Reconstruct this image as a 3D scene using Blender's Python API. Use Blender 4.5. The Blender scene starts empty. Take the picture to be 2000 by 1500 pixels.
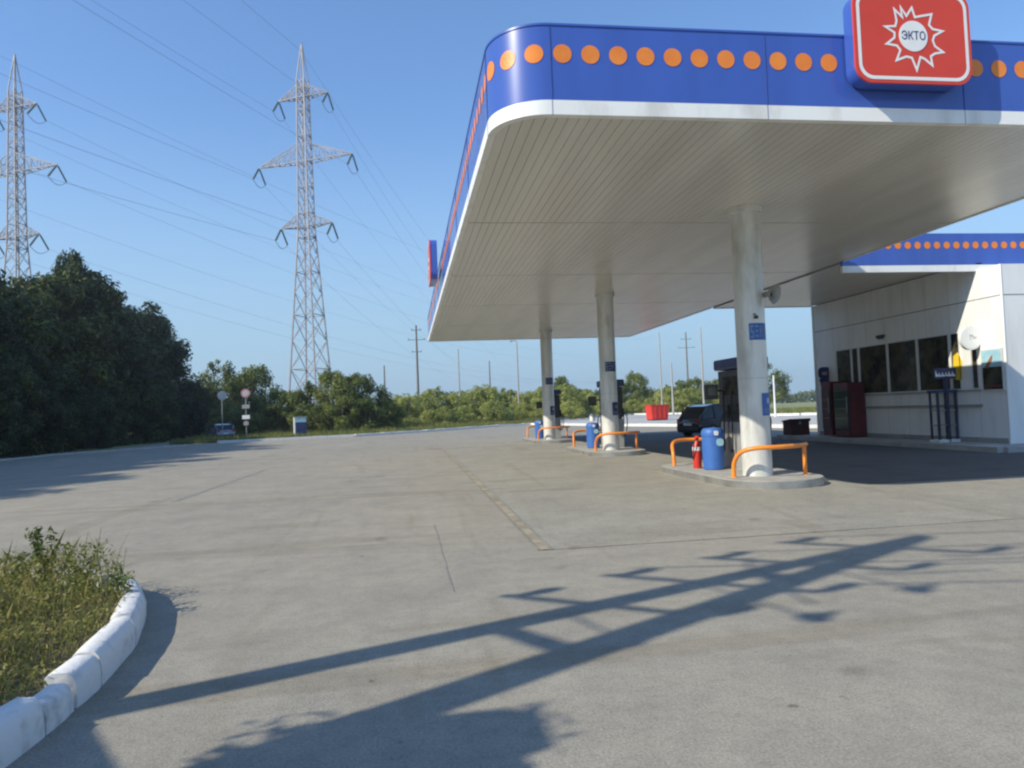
import bpy, math, random
from mathutils import Vector, Matrix
R = math.radians
rnd = random.Random(7)
S = bpy.context.scene
COL = S.collection

# ---------------------------------------------------------------- camera
cam_d = bpy.data.cameras.new('camera'); cam = bpy.data.objects.new('camera', cam_d); COL.objects.link(cam)
cam_d.sensor_width = 36.0; cam_d.lens = 25.4; cam_d.clip_start = 0.1; cam_d.clip_end = 3000
cr = Vector((0.98887228, -0.14380532, -0.03810032)); cu = Vector((0.03234283, -0.042165, 0.99858703)); cf = Vector((0.14520863, 0.98870731, 0.03704473))
M = Matrix((cr, cu, -cf)).transposed().to_4x4(); M.translation = Vector((0, 0, 1.6)); cam.matrix_world = M
S.camera = cam

# ---------------------------------------------------------------- world, sun, exposure
LIGHT = Vector((1.28, 0.52, -1.0)).normalized()          # direction the sunlight travels
w = bpy.data.worlds.new('World'); S.world = w; w.use_nodes = True
nt = w.node_tree; bg = nt.nodes['Background']
sky = nt.nodes.new('ShaderNodeTexSky'); sky.sky_type = 'NISHITA'; sky.sun_disc = False
sky.sun_elevation = math.asin(-LIGHT.z); sky.sun_rotation = math.atan2(-LIGHT.x, -LIGHT.y)
sky.altitude = 100; sky.air_density = 1.1; sky.dust_density = 0.3; sky.ozone_density = 3.0
hs = nt.nodes.new('ShaderNodeHueSaturation'); hs.inputs['Saturation'].default_value = 1.0
gm = nt.nodes.new('ShaderNodeGamma'); gm.inputs[1].default_value = .82
nt.links.new(sky.outputs[0], gm.inputs[0]); tn = nt.nodes.new('ShaderNodeMix'); tn.data_type = 'RGBA'; tn.blend_type = 'MULTIPLY'; tn.inputs[0].default_value = 1
tn.inputs[7].default_value = (1.08, 1.42, 1.82, 1); nt.links.new(gm.outputs[0], tn.inputs[6]); nt.links.new(tn.outputs[2], hs.inputs['Color'])
# pale blue haze low in the sky
tcw = nt.nodes.new('ShaderNodeTexCoord'); sx = nt.nodes.new('ShaderNodeSeparateXYZ'); nt.links.new(tcw.outputs['Generated'], sx.inputs[0])
rw = nt.nodes.new('ShaderNodeValToRGB'); rw.color_ramp.interpolation = 'EASE'
rw.color_ramp.elements[0].position = 0.0; rw.color_ramp.elements[0].color = (.92,.92,.92,1)
rw.color_ramp.elements[1].position = .42; rw.color_ramp.elements[1].color = (0,0,0,1)
nt.links.new(sx.outputs[2], rw.inputs[0])
mw = nt.nodes.new('ShaderNodeMix'); mw.data_type = 'RGBA'; nt.links.new(rw.outputs[0], mw.inputs[0]); nt.links.new(hs.outputs[0], mw.inputs[6])
mw.inputs[7].default_value = (2.85, 4.25, 5.35, 1)
nt.links.new(mw.outputs[2], bg.inputs[0]); bg.inputs[1].default_value = 0.135
sun_d = bpy.data.lights.new('sun', 'SUN'); sun_d.energy = 5.0; sun_d.angle = R(0.55); sun_d.color = (1.0, 0.925, 0.77)
sun = bpy.data.objects.new('sun', sun_d); COL.objects.link(sun); sun.location = (-30, -20, 40)
sun.rotation_euler = LIGHT.to_track_quat('-Z', 'Y').to_euler()
S.view_settings.view_transform = 'Standard'; S.view_settings.look = 'None'; S.view_settings.gamma = 1.0
S.view_settings.exposure = 0.1
S.render.engine = 'CYCLES'
S.cycles.max_bounces = 6; S.cycles.diffuse_bounces = 4; S.cycles.glossy_bounces = 3; S.cycles.transparent_max_bounces = 6
S.cycles.filter_width = 2.3

# ---------------------------------------------------------------- helpers
class MB:
    def __init__(s): s.v = []; s.f = []
    def add(s, vs, fs):
        n = len(s.v); s.v += [tuple(v) for v in vs]; s.f += [tuple(i + n for i in f) for f in fs]; return s
    def box(s, x0, x1, y0, y1, z0, z1):
        return s.add([(x0,y0,z0),(x1,y0,z0),(x1,y1,z0),(x0,y1,z0),(x0,y0,z1),(x1,y0,z1),(x1,y1,z1),(x0,y1,z1)],
                     [(0,3,2,1),(4,5,6,7),(0,1,5,4),(1,2,6,5),(2,3,7,6),(3,0,4,7)])
    def bar(s, a, b, w, h=None, up=(0,0,1)):
        a = Vector(a); b = Vector(b); h = h or w; d = (b - a).normalized(); u = Vector(up)
        if abs(d.dot(u)) > .98: u = Vector((1,0,0))
        x = d.cross(u).normalized() * w / 2; y = x.cross(d).normalized() * h / 2
        vs = [a-x-y, a+x-y, a+x+y, a-x+y, b-x-y, b+x-y, b+x+y, b-x+y]
        return s.add(vs, [(0,1,2,3),(7,6,5,4),(0,4,5,1),(1,5,6,2),(2,6,7,3),(3,7,4,0)])
    def tube(s, pts, r, seg=10, caps=True):
        pts = [Vector(p) for p in pts]; n = len(pts); rs = r if isinstance(r, (list, tuple)) else [r] * n
        prev = None; base = len(s.v); vs = []; fs = []
        for i, p in enumerate(pts):
            d = (pts[min(i+1, n-1)] - pts[max(i-1, 0)]).normalized()
            if prev is None:
                u = Vector((0,0,1)) if abs(d.z) < .9 else Vector((1,0,0)); x = d.cross(u).normalized()
            else: x = (prev - d * prev.dot(d)).normalized()
            prev = x; y = d.cross(x)
            for k in range(seg):
                a = 2 * math.pi * k / seg; vs.append(p + (x * math.cos(a) + y * math.sin(a)) * rs[i])
        for i in range(n - 1):
            for k in range(seg):
                a, b = i * seg + k, i * seg + (k + 1) % seg; fs.append((a, b, b + seg, a + seg))
        if caps: fs.append(tuple(range(seg))[::-1]); fs.append(tuple((n-1)*seg + k for k in range(seg)))
        return s.add(vs, fs)
    def cyl(s, x, y, z0, z1, r, seg=32, r2=None):
        return s.tube([(x,y,z0),(x,y,z1)], [r, r if r2 is None else r2], seg)
    def lathe(s, x, y, prof, seg=24):
        return s.tube([(x,y,z) for _, z in prof], [max(r, .002) for r, _ in prof], seg)
    def prism(s, poly, z0, z1):
        n = len(poly); vs = [(x,y,z0) for x,y in poly] + [(x,y,z1) for x,y in poly]
        return s.add(vs, [tuple(range(n))[::-1], tuple(range(n, 2*n))] + [(i,(i+1)%n,(i+1)%n+n,i+n) for i in range(n)])
    def ext(s, poly, o, ax, ay, az, t0, t1):
        """poly in 2D (ax, ay) extruded along az from t0 to t1"""
        o = Vector(o); ax = Vector(ax); ay = Vector(ay); az = Vector(az); n = len(poly)
        vs = [o + ax*p[0] + ay*p[1] + az*t0 for p in poly] + [o + ax*p[0] + ay*p[1] + az*t1 for p in poly]
        return s.add(vs, [tuple(range(n))[::-1], tuple(range(n, 2*n))] + [(i,(i+1)%n,(i+1)%n+n,i+n) for i in range(n)])
    def mesh(s, name, m, smooth=None):
        me = bpy.data.meshes.new(name); me.from_pydata(s.v, [], s.f); me.update()
        if m: me.materials.append(m)
        if smooth is not None:
            me.shade_smooth(); me.set_sharp_from_angle(angle=R(smooth))
        return me
    def build(s, name, m, parent=None, smooth=None, loc=None):
        o = bpy.data.objects.new(name, s.mesh(name, m, smooth)); COL.objects.link(o)
        if parent: o.parent = parent
        if loc: o.location = loc
        return o
def tag(o, label=None, cat=None, group=None, kind=None):
    if label: o['label'] = label
    if cat: o['category'] = cat
    if group: o['group'] = group
    if kind: o['kind'] = kind
    return o
def thing(name, label, cat, loc=(0,0,0), rz=0, group=None):
    o = bpy.data.objects.new(name, None); COL.objects.link(o); o.empty_display_size = .3
    o.location = loc; o.rotation_euler = (0, 0, rz); return tag(o, label, cat, group)
def clone(o, parent=None, loc=None, rz=None, sc=None, label=None):
    c = o.copy(); COL.objects.link(c)
    if parent: c.parent = parent
    if loc is not None: c.location = loc
    if rz is not None: c.rotation_euler = (0, 0, rz)
    if sc is not None: c.scale = sc if isinstance(sc, tuple) else (sc, sc, sc)
    if label: c['label'] = label
    for ch in list(o.children): clone(ch, c)
    return c
def roundrect(w, h, r, n=8):
    pts = []
    for cx, cy, a0 in ((w/2-r, h/2-r, 0), (-w/2+r, h/2-r, 90), (-w/2+r, -h/2+r, 180), (w/2-r, -h/2+r, 270)):
        for k in range(n + 1):
            a = R(a0 + 90*k/n); pts.append((cx + r*math.cos(a), cy + r*math.sin(a)))
    return pts

# ---------------------------------------------------------------- materials
def mat(name, c, rough=.6, metal=0.0, c2=None, scale=3.0, detail=6, bump=0.0, bscale=40, spec=.5, coat=0, stretch=None, lo=.35, hi=.65):
    m = bpy.data.materials.new(name); m.use_nodes = True; t = m.node_tree; b = t.nodes['Principled BSDF']
    b.inputs['Roughness'].default_value = rough; b.inputs['Metallic'].default_value = metal
    b.inputs['Specular IOR Level'].default_value = spec; b.inputs['Coat Weight'].default_value = coat
    b.inputs['Base Color'].default_value = (*c, 1)
    tc = t.nodes.new('ShaderNodeTexCoord'); src = tc.outputs['Object']
    if stretch:
        mp = t.nodes.new('ShaderNodeMapping'); mp.inputs['Scale'].default_value = stretch; t.links.new(src, mp.inputs[0]); src = mp.outputs[0]
    c2 = c2 or tuple(x * .82 for x in c)
    n = t.nodes.new('ShaderNodeTexNoise'); n.inputs['Scale'].default_value = scale; n.inputs['Detail'].default_value = detail; n.inputs['Roughness'].default_value = .6
    t.links.new(src, n.inputs['Vector'])
    r = t.nodes.new('ShaderNodeValToRGB'); r.color_ramp.elements[0].position = lo; r.color_ramp.elements[1].position = hi
    r.color_ramp.elements[0].color = (*c2, 1); r.color_ramp.elements[1].color = (*c, 1)
    t.links.new(n.outputs[0], r.inputs[0]); t.links.new(r.outputs[0], b.inputs['Base Color'])
    if bump:
        n2 = t.nodes.new('ShaderNodeTexNoise'); n2.inputs['Scale'].default_value = bscale; n2.inputs['Detail'].default_value = 4
        t.links.new(tc.outputs['Object'], n2.inputs['Vector'])
        bp = t.nodes.new('ShaderNodeBump'); bp.inputs['Strength'].default_value = bump; bp.inputs['Distance'].default_value = .02
        t.links.new(n2.outputs[0], bp.inputs['Height']); t.links.new(bp.outputs[0], b.inputs['Normal'])
    return m
def leaf_mat(name, cols, scale=.6, trans=.25, rough=.6):
    m = bpy.data.materials.new(name); m.use_nodes = True; t = m.node_tree; b = t.nodes['Principled BSDF']; out = t.nodes['Material Output']
    b.inputs['Roughness'].default_value = rough; b.inputs['Specular IOR Level'].default_value = .25
    g = t.nodes.new('ShaderNodeNewGeometry'); oi = t.nodes.new('ShaderNodeObjectInfo'); tc = t.nodes.new('ShaderNodeTexCoord')
    n = t.nodes.new('ShaderNodeTexNoise'); n.inputs['Scale'].default_value = scale; n.inputs['Detail'].default_value = 3
    t.links.new(tc.outputs['Object'], n.inputs['Vector'])
    def mth(op, a, bb):
        q = t.nodes.new('ShaderNodeMath'); q.operation = op
        for i, x in enumerate((a, bb)):
            if isinstance(x, (int, float)): q.inputs[i].default_value = x
            else: t.links.new(x, q.inputs[i])
        return q.outputs[0]
    v = mth('ADD', mth('MULTIPLY', n.outputs[0], .9), mth('MULTIPLY', g.outputs['Random Per Island'], .35))
    v = mth('ADD', v, mth('MULTIPLY', oi.outputs['Random'], .25)); v = mth('SUBTRACT', v, .3)
    r = t.nodes.new('ShaderNodeValToRGB'); e = r.color_ramp.elements
    e[0].position = .15; e[0].color = (*cols[0], 1); e[1].position = .85; e[1].color = (*cols[-1], 1)
    for i, c in enumerate(cols[1:-1]):
        x = e.new(.15 + .7 * (i + 1) / (len(cols) - 1)); x.color = (*c, 1)
    t.links.new(v, r.inputs[0]); t.links.new(r.outputs[0], b.inputs['Base Color'])
    tr = t.nodes.new('ShaderNodeBsdfTranslucent'); t.links.new(r.outputs[0], tr.inputs[0])
    mx = t.nodes.new('ShaderNodeMixShader'); mx.inputs[0].default_value = trans
    t.links.new(b.outputs[0], mx.inputs[1]); t.links.new(tr.outputs[0], mx.inputs[2]); t.links.new(mx.outputs[0], out.inputs[0])
    return m
def asphalt_mat(name, base, dark, tint, warm):
    """worn asphalt: broad patches, fine aggregate, long curved tyre marks and small oil spots"""
    m = bpy.data.materials.new(name); m.use_nodes = True; t = m.node_tree; b = t.nodes['Principled BSDF']
    b.inputs['Roughness'].default_value = .88; b.inputs['Specular IOR Level'].default_value = .3
    tc = t.nodes.new('ShaderNodeTexCoord')
    def noise(sc, det, mp=None, rot=0, dist=0):
        src = tc.outputs['Object']
        if mp:
            q = t.nodes.new('ShaderNodeMapping'); q.inputs['Scale'].default_value = mp; q.inputs['Rotation'].default_value = (0, 0, rot)
            t.links.new(src, q.inputs[0]); src = q.outputs[0]
        n = t.nodes.new('ShaderNodeTexNoise'); n.inputs['Scale'].default_value = sc; n.inputs['Detail'].default_value = det
        n.inputs['Roughness'].default_value = .62; n.inputs['Distortion'].default_value = dist
        t.links.new(src, n.inputs['Vector']); return n.outputs[0]
    def ramp(f, a, bb, c0, c1):
        r = t.nodes.new('ShaderNodeValToRGB'); r.color_ramp.elements[0].position = a; r.color_ramp.elements[1].position = bb
        r.color_ramp.elements[0].color = c0; r.color_ramp.elements[1].color = c1; t.links.new(f, r.inputs[0]); return r.outputs[0]
    def mix(op, fac, a, bb):
        x = t.nodes.new('ShaderNodeMix'); x.data_type = 'RGBA'; x.blend_type = op
        for s_, v_ in ((0, fac), (6, a), (7, bb)):
            if isinstance(v_, (int, float)): x.inputs[s_].default_value = v_
            elif isinstance(v_, tuple): x.inputs[s_].default_value = v_
            else: t.links.new(v_, x.inputs[s_])
        return x.outputs[2]
    W = (1,1,1,1)
    c = ramp(noise(.16, 5), .36, .64, (*tint, 1), (*base, 1))
    c = mix('MIX', ramp(noise(.07, 3), .48, .7, (0,0,0,1), W), c, (*warm, 1))
    c = mix('MULTIPLY', .8, c, ramp(noise(1.3, 7), .3, .62, (.84,.84,.85,1), (1.03,1.03,1.02,1)))
    c = mix('MULTIPLY', 1.0, c, ramp(noise(70, 3), .3, .72, (.70,.70,.70,1), (1.20,1.20,1.19,1)))
    c = mix('MULTIPLY', 1.0, c, ramp(noise(5.5, 6), .32, .6, (.90,.90,.90,1), (1.03,1.03,1.02,1)))
    c = mix('MULTIPLY', 1.0, c, ramp(noise(22, 4), .28, .5, (.88,.88,.88,1), (1.0,1.0,1.0,1)))
    # tyre streaks: two stretched noises running at different headings
    c = mix('MULTIPLY', .5, c, ramp(noise(1.0, 3, (.10, .9, 1), R(-34), 1.2), .34, .44, (*[x/base[0] for x in dark], 1), W))
    c = mix('MULTIPLY', .4, c, ramp(noise(1.0, 3, (.9, .12, 1), R(-20), 1.4), .34, .42, (*[x/base[0] for x in dark], 1), W))
    # oil spots
    c = mix('MULTIPLY', .8, c, ramp(noise(.9, 2), .24, .30, (.55,.55,.56,1), W))
    c = mix('MULTIPLY', .9, c, ramp(noise(6.5, 1), .2, .24, (.55,.54,.52,1), W))
    t.links.new(c, b.inputs['Base Color'])
    bp = t.nodes.new('ShaderNodeBump'); bp.inputs['Strength'].default_value = .35; bp.inputs['Distance'].default_value = .012
    t.links.new(noise(75, 3), bp.inputs['Height']); t.links.new(bp.outputs[0], b.inputs['Normal'])
    return m

A_BASE = (.352, .322, .262)
m_asph = asphalt_mat('worn_asphalt', A_BASE, (.27,.255,.225), (.315,.292,.245), (.362,.325,.258))
m_lane = asphalt_mat('oily_shade_darkened_asphalt', (.15,.145,.14), (.10,.10,.10), (.115,.112,.11), (.17,.16,.145))  # oily lane asphalt, its colour darkened further to deepen the canopy's shade
m_slab = asphalt_mat('forecourt_concrete', (.352,.33,.278), (.28,.268,.235), (.318,.302,.256), (.36,.33,.27))
m_pave = mat('pale_concrete', (.50,.48,.44), .85, c2=(.36,.35,.33), scale=1.2, bump=.2)
m_joint = mat('joint_filler', (.20,.19,.175), .9, c2=(.28,.265,.235), scale=4)
m_drain = mat('rusty_channel', (.37,.32,.225), .85, c2=(.20,.175,.13), scale=2.2)
m_field = mat('field_ground', (.30,.28,.12), .95, c2=(.15,.18,.06), scale=.12, detail=9, lo=.38, hi=.62)
m_soil = mat('soil', (.10,.085,.055), .95, c2=(.05,.05,.03), scale=6, bump=.6, bscale=20)
m_whitekerb = mat('whitewashed_kerb', (.74,.73,.70), .8, c2=(.42,.41,.38), scale=5, detail=9, bump=.35, bscale=18, lo=.25, hi=.45)
m_blue = mat('blue_fascia', (.05,.115,.46), .30, c2=(.042,.095,.39), scale=1.6, coat=.5, detail=9, stretch=(1,1,.22), lo=.3, hi=.6)
m_orange = mat('orange_dot', (.86,.27,.035), .4, c2=(.80,.22,.03), scale=5)
m_band = mat('white_fascia', (.84,.85,.82), .38, c2=(.66,.66,.62), scale=2.5, stretch=(1,1,.3), detail=9, lo=.3, hi=.5)
m_soffit = mat('soffit_panel', (.72,.705,.64), .24, c2=(.62,.605,.545), scale=.5, stretch=(3,.3,1), spec=.5)
m_roof = mat('roof_deck', (.35,.35,.35), .8)
m_colm = mat('column_cladding', (.74,.75,.72), .36, metal=.15, c2=(.52,.52,.48), scale=3.2, stretch=(1,1,.3), detail=9, lo=.33, hi=.55)
m_mark = mat('faded_print', (.24,.32,.50), .6)
m_grey2 = mat('weathered_sign', (.50,.51,.52), .6, c2=(.4,.41,.42), scale=4)
m_steel = mat('brushed_steel', (.55,.56,.56), .38, metal=.75, c2=(.42,.42,.42), scale=5)
m_isl = mat('island_concrete', (.42,.41,.37), .85, c2=(.30,.29,.26), scale=4, bump=.25)
m_islside = mat('island_edge_metal', (.50,.50,.48), .36, metal=.7, c2=(.33,.33,.32), scale=2.5, bump=.15, bscale=9)
m_guard = mat('orange_pipe_paint', (.90,.30,.03), .36, c2=(.78,.24,.03), scale=7, coat=.3)
m_red = mat('red_enamel', (.68,.045,.03), .4, c2=(.58,.035,.025), scale=3)
m_redsign = mat('red_sign_face', (.68,.062,.03), .42, c2=(.62,.055,.028), scale=1.5)
m_whitep = mat('white_plastic', (.82,.83,.82), .4, c2=(.76,.77,.76), scale=4)
m_bluep = mat('blue_plastic', (.045,.15,.45), .5, c2=(.04,.13,.43), scale=5)
m_navy = mat('navy_paint', (.03,.05,.15), .45, c2=(.025,.035,.12), scale=4)
m_dark = mat('dark_plastic', (.03,.032,.036), .5, c2=(.05,.05,.055), scale=6)
m_rubber = mat('black_rubber', (.018,.018,.018), .7, c2=(.03,.03,.03), scale=9)
m_grey = mat('grey_paint', (.36,.36,.35), .5, c2=(.27,.27,.26), scale=3)
m_wall = mat('white_wall_panel', (.83,.845,.83), .5, c2=(.70,.715,.69), scale=1.6, detail=9, stretch=(1,1,.25), lo=.3, hi=.55)
m_seam = mat('panel_seam', (.50,.51,.51), .7)
m_frame = mat('window_frame', (.66,.67,.65), .45, c2=(.58,.59,.57), scale=3)
m_glass = mat('dark_window_glass', (.10,.088,.055), .10, c2=(.015,.018,.016), scale=2.2, spec=.5, detail=3)
m_maroon = mat('maroon_cabinet', (.16,.026,.03), .45, c2=(.085,.018,.02), scale=3)
m_coolglass = mat('cooler_glass', (.03,.05,.045), .12, c2=(.02,.07,.045), scale=2.5)
m_brown = mat('dark_red_box', (.10,.03,.025), .7, c2=(.05,.025,.02), scale=4)
m_yellow = mat('yellow_card', (.85,.62,.03), .6, c2=(.75,.5,.03), scale=4)
m_cyan = mat('pale_blue_print', (.42,.68,.74), .4, c2=(.30,.52,.62), scale=3)
m_lattice = mat('galvanised_lattice', (.36,.35,.375), .65, metal=.1, c2=(.25,.245,.27), scale=.8)
m_insul = mat('insulator_glass', (.10,.15,.13), .3, c2=(.07,.1,.09), scale=3)
m_wire = mat('aluminium_wire', (.34,.36,.42), .6, metal=.2)
m_polec = mat('concrete_pole', (.42,.41,.39), .85, c2=(.32,.31,.29), scale=2)
m_polew = mat('wooden_pole', (.20,.17,.14), .9, c2=(.12,.10,.085), scale=4)
m_bark = mat('bark', (.11,.085,.06), .95, c2=(.055,.045,.035), scale=5, bump=.5)
m_tree = leaf_mat('tree_leaves', [(.016,.030,.012), (.030,.052,.016), (.075,.10,.024), (.19,.20,.045)], .35, .2)
m_shrub = leaf_mat('shrub_leaves', [(.055,.085,.026), (.13,.17,.042), (.22,.25,.06), (.31,.31,.10)], .5, .35)
m_shrub2 = leaf_mat('pale_shrub_leaves', [(.19,.22,.06), (.32,.36,.09), (.42,.43,.12), (.50,.46,.19)], .5, .3)
m_weed = leaf_mat('weed_leaves', [(.07,.10,.03), (.18,.205,.055), (.31,.29,.09), (.50,.40,.2)], 3.5, .4)
m_grass = leaf_mat('field_grass', [(.09,.14,.03), (.15,.19,.045), (.22,.23,.07), (.32,.28,.12)], .25, .3)
m_carblk = mat('black_car_paint', (.012,.014,.02), .22, coat=.6)
m_carsil = mat('grey_blue_car_paint', (.20,.24,.34), .3, metal=.4, coat=.5)
m_carglass = mat('car_glass', (.02,.025,.03), .05)
m_lampred = mat('tail_lamp_red', (.5,.01,.01), .2)
m_lampclr = mat('lamp_clear', (.7,.72,.75), .1)

# ---------------------------------------------------------------- the ground
H = 5.443; X0 = 1.25; X1 = 12.3; Y0 = 9.1; Y1 = 38.6; DZ = .193; FZ = 1.187
def sheet(name, poly, z, m, kind='structure', cat=None, label=None):
    b = MB(); b.add([(x, y, z) for x, y in poly], [tuple(range(len(poly)))])
    return tag(b.build(name, m), label, cat, None, kind)
sheet('ground', [(-900,-400),(1200,-400),(1200,1500),(-900,1500)], -.03, m_field)
KERB_FAR = [(-14.2,57.2),(-11.6,58.1),(-4.3,59.8),(1.5,65.0),(9.3,75.5),(13.3,77.5)]
sheet('asphalt_forecourt', [(-60,-60),(90,-60),(90,20),(34,28),(22,38),(21,46),(17.4,57),(13.3,77.5),(9.3,75.5),(1.5,65),(-4.3,59.8),(-11.6,58.1),(-14.2,57.2),(-15,90),(-21,90),(-20,50),(-21,42),(-23,5),(-60,0)], 0, m_asph)
sheet('concrete_apron', [(1.55,8.15),(16.2,8.15),(16.2,42),(1.55,42)], .004, m_slab)
sheet('shade_darkened_lane', [(8.3,12.2),(16.2,12.2),(16.2,40),(8.3,40)], .008, m_lane)  # dark sheet covering the area of the canopy's cast shadow
# paved median between the two white kerbs beyond the canopy
b = MB(); b.prism([(13.4,77.6),(17.5,57.1),(21.1,46.1),(22.1,38.1),(34,28.1),(60,24),(60,50),(40,60),(35.3,66),(38.6,83),(41,104),(38,122),(19,101),(11.5,91)], -.02, .13)
tag(b.build('pavement', m_pave), kind='structure')
def kerb_line(name, pts, w, h, m, gap=.02, L=1.0):
    b = MB(); r2 = random.Random(len(pts) * 3 + 1)
    for (ax, ay), (bx, by) in zip(pts, pts[1:]):
        d = math.hypot(bx-ax, by-ay); n = max(1, round(d / L))
        for i in range(n):
            t0 = i/n + gap/d/2; t1 = (i+1)/n - gap/d/2; j = r2.uniform(-.012, .012)
            p = Vector((ax+(bx-ax)*t0, ay+(by-ay)*t0, h/2 - .02 + j)); q = Vector((ax+(bx-ax)*t1, ay+(by-ay)*t1, h/2 - .02 + j + r2.uniform(-.006,.006)))
            b.bar(p, q, w, h + .04)
    return tag(b.build(name, m), kind='structure')
kerb_line('kerb', KERB_FAR, .5, .19, m_whitekerb)
kerb_line('kerb', [(-23,8),(-21.8,30),(-20.7,46),(-18.3,49.5),(-15.5,53.5)], .2, .10, m_pave)
kerb_line('kerb', [(13.3,77.5),(17.4,57),(21,46),(22,38),(34,28)], .3, .2, m_whitekerb)
kerb_line('kerb', [(11.5,91),(19,101),(38,122),(41,104),(38.6,83),(35.3,66),(40,60),(60,50)], .35, .36, m_whitekerb)
# joints and cracks in the surface
b = MB()
def strip(b, pts, w, z):
    r2 = random.Random(5)
    for (ax, ay, wa), (bx, by, wb) in zip(pts, pts[1:]):
        d = Vector((bx-ax, by-ay)).normalized(); n = Vector((-d.y, d.x))
        b.add([(ax-n.x*wa, ay-n.y*wa, z), (ax+n.x*wa, ay+n.y*wa, z), (bx+n.x*wb, by+n.y*wb, z), (bx-n.x*wb, by-n.y*wb, z)], [(0,3,2,1)])
def wob(x0, y0, x1, y1, n, w, amp):
    r2 = random.Random(int(x0*31+y0*7)); return [(x0+(x1-x0)*i/n + r2.uniform(-amp,amp)*(abs(y1-y0)>abs(x1-x0)), y0+(y1-y0)*i/n + r2.uniform(-amp,amp)*(abs(y1-y0)<=abs(x1-x0)), w*r2.uniform(.5,1.2)) for i in range(n+1)]
strip(b, wob(.34, 10.6, .36, 6.55, 18, .009, .006), 0, .0045)
strip(b, wob(1.6, 8.13, 5.5, 8.15, 20, .004, .012), 0, .0085)
strip(b, wob(-4.8, 15.8, -4.6, 24.3, 22, .10, .03), 0, .0045)
for y in (14.2, 20.3, 26.4, 32.5): strip(b, wob(1.6, y, 5.9, y, 10, .012, .01), 0, .0086)
for y in (14.2, 20.3, 26.4, 32.5): strip(b, wob(8.0, y, 8.2, y, 2, .012, .01), 0, .0087)
tag(b.build('pavement_joints', m_joint), kind='structure')
b = MB(); strip(b, [(1.60,33.7,.03),(1.57,24,.05),(1.55,16,.07),(1.53,11,.06),(1.51,8.15,.05)], 0, .0095)
tag(b.build('drain_channel', m_drain), kind='structure')
b = MB()
for dx in (-.08, .08): strip(b, [(1.60+dx,33.7,.008),(1.55+dx,16,.010),(1.51+dx,8.15,.012)], 0, .0100)
tag(b.build('drain_channel_edge', m_joint), kind='structure')

# ---------------------------------------------------------------- canopy
canopy = thing('station_canopy', 'large blue and white petrol station canopy with orange dots, on three round columns', 'canopy', (6.8, 20, 0))
def cpart(b, name, m, parent=None, smooth=None, lab=None):
    o = b.build(name, m, parent or canopy, smooth)
    if parent is None or parent == canopy: o.location = (-6.8, -20, 0)
    if lab: o['label'] = lab
    return o
RC = .76
path = [(X1, Y1), (X0, Y1), ]                       # far side, left side, rounded corner, near side
arc = [(X0 + RC - RC*math.cos(R(a)), Y0 + RC - RC*math.sin(R(a))) for a in range(0, 91, 6)]
def sweep(b, pts, z0, z1, t, out=0.0):
    """wall of thickness t on the inside of a polyline walked with the outside on its right-hand side"""
    n = len(pts); nr = []
    for i in range(n):
        a = Vector(pts[max(i-1,0)]); c = Vector(pts[min(i+1,n-1)]); p = Vector(pts[i])
        d1 = (p-a).normalized() if i else (c-p).normalized(); d2 = (c-p).normalized() if i < n-1 else d1
        n1 = Vector((d1.y,-d1.x)); n2 = Vector((d2.y,-d2.x)); q = (n1+n2).normalized(); nr.append(q / max(.3, q.dot(n1)))
    vs = []
    for p, q in zip(pts, nr):
        o = Vector(p) + q*out; i_ = Vector(p) - q*t
        vs += [(o.x,o.y,z0),(o.x,o.y,z1),(i_.x,i_.y,z1),(i_.x,i_.y,z0)]
    fs = []
    for i in range(n-1):
        a = i*4; c = a+4
        fs += [(a,c,c+1,a+1),(a+1,c+1,c+2,a+2),(a+2,c+2,c+3,a+3),(a+3,c+3,c,a)]
    fs += [(0,1,2,3), tuple(4*(n-1)+k for k in (3,2,1,0))]
    b.add(vs, fs)
# walked from the near right end to the corner, down the left side, across the far end: outside is on the left, so flip
main_path = [(X0, Y1), (X0, 30), (X0, 20)] + arc + [(X0+3.2, Y0), (X0+6.1, Y0), (X1, Y0)]
def outside(pts): return pts[::-1] if False else pts
# direction X0,Y1 -> corner -> X1,Y0 has the outside on the right (walking -Y, outside is -X = right)
full_path = [(X1, Y1)] + main_path
sweep(b := MB(), full_path, H, H + DZ, .10, .006); cpart(b, 'white_band', m_band, smooth=30)
sweep(b := MB(), full_path, H + DZ + .004, H + FZ, .10); cpart(b, 'blue_fascia', m_blue, smooth=30)
sweep(b := MB(), full_path, H + FZ + .001, H + FZ + .03, .12, .012); cpart(b, 'edge_capping', m_blue, smooth=30)
# joints between fascia sheets
b = MB()
for x in (X0 + RC, X0 + RC + 3.0, X0 + RC + 6.0, X0+RC+9.0): b.box(x-.0035, x+.0035, Y0-.008, Y0+.02, H-.001, H+FZ)
for y in (Y0+RC, 13, 16.2, 19.4, 22.6, 25.8, 29, 32.2, 35.4): b.box(X0-.009, X0+.02, y-.006, y+.006, H-.001, H+FZ)
cpart(b, 'fascia_joints', mat('fascia_joint', (.05,.09,.30), .6))
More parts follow.
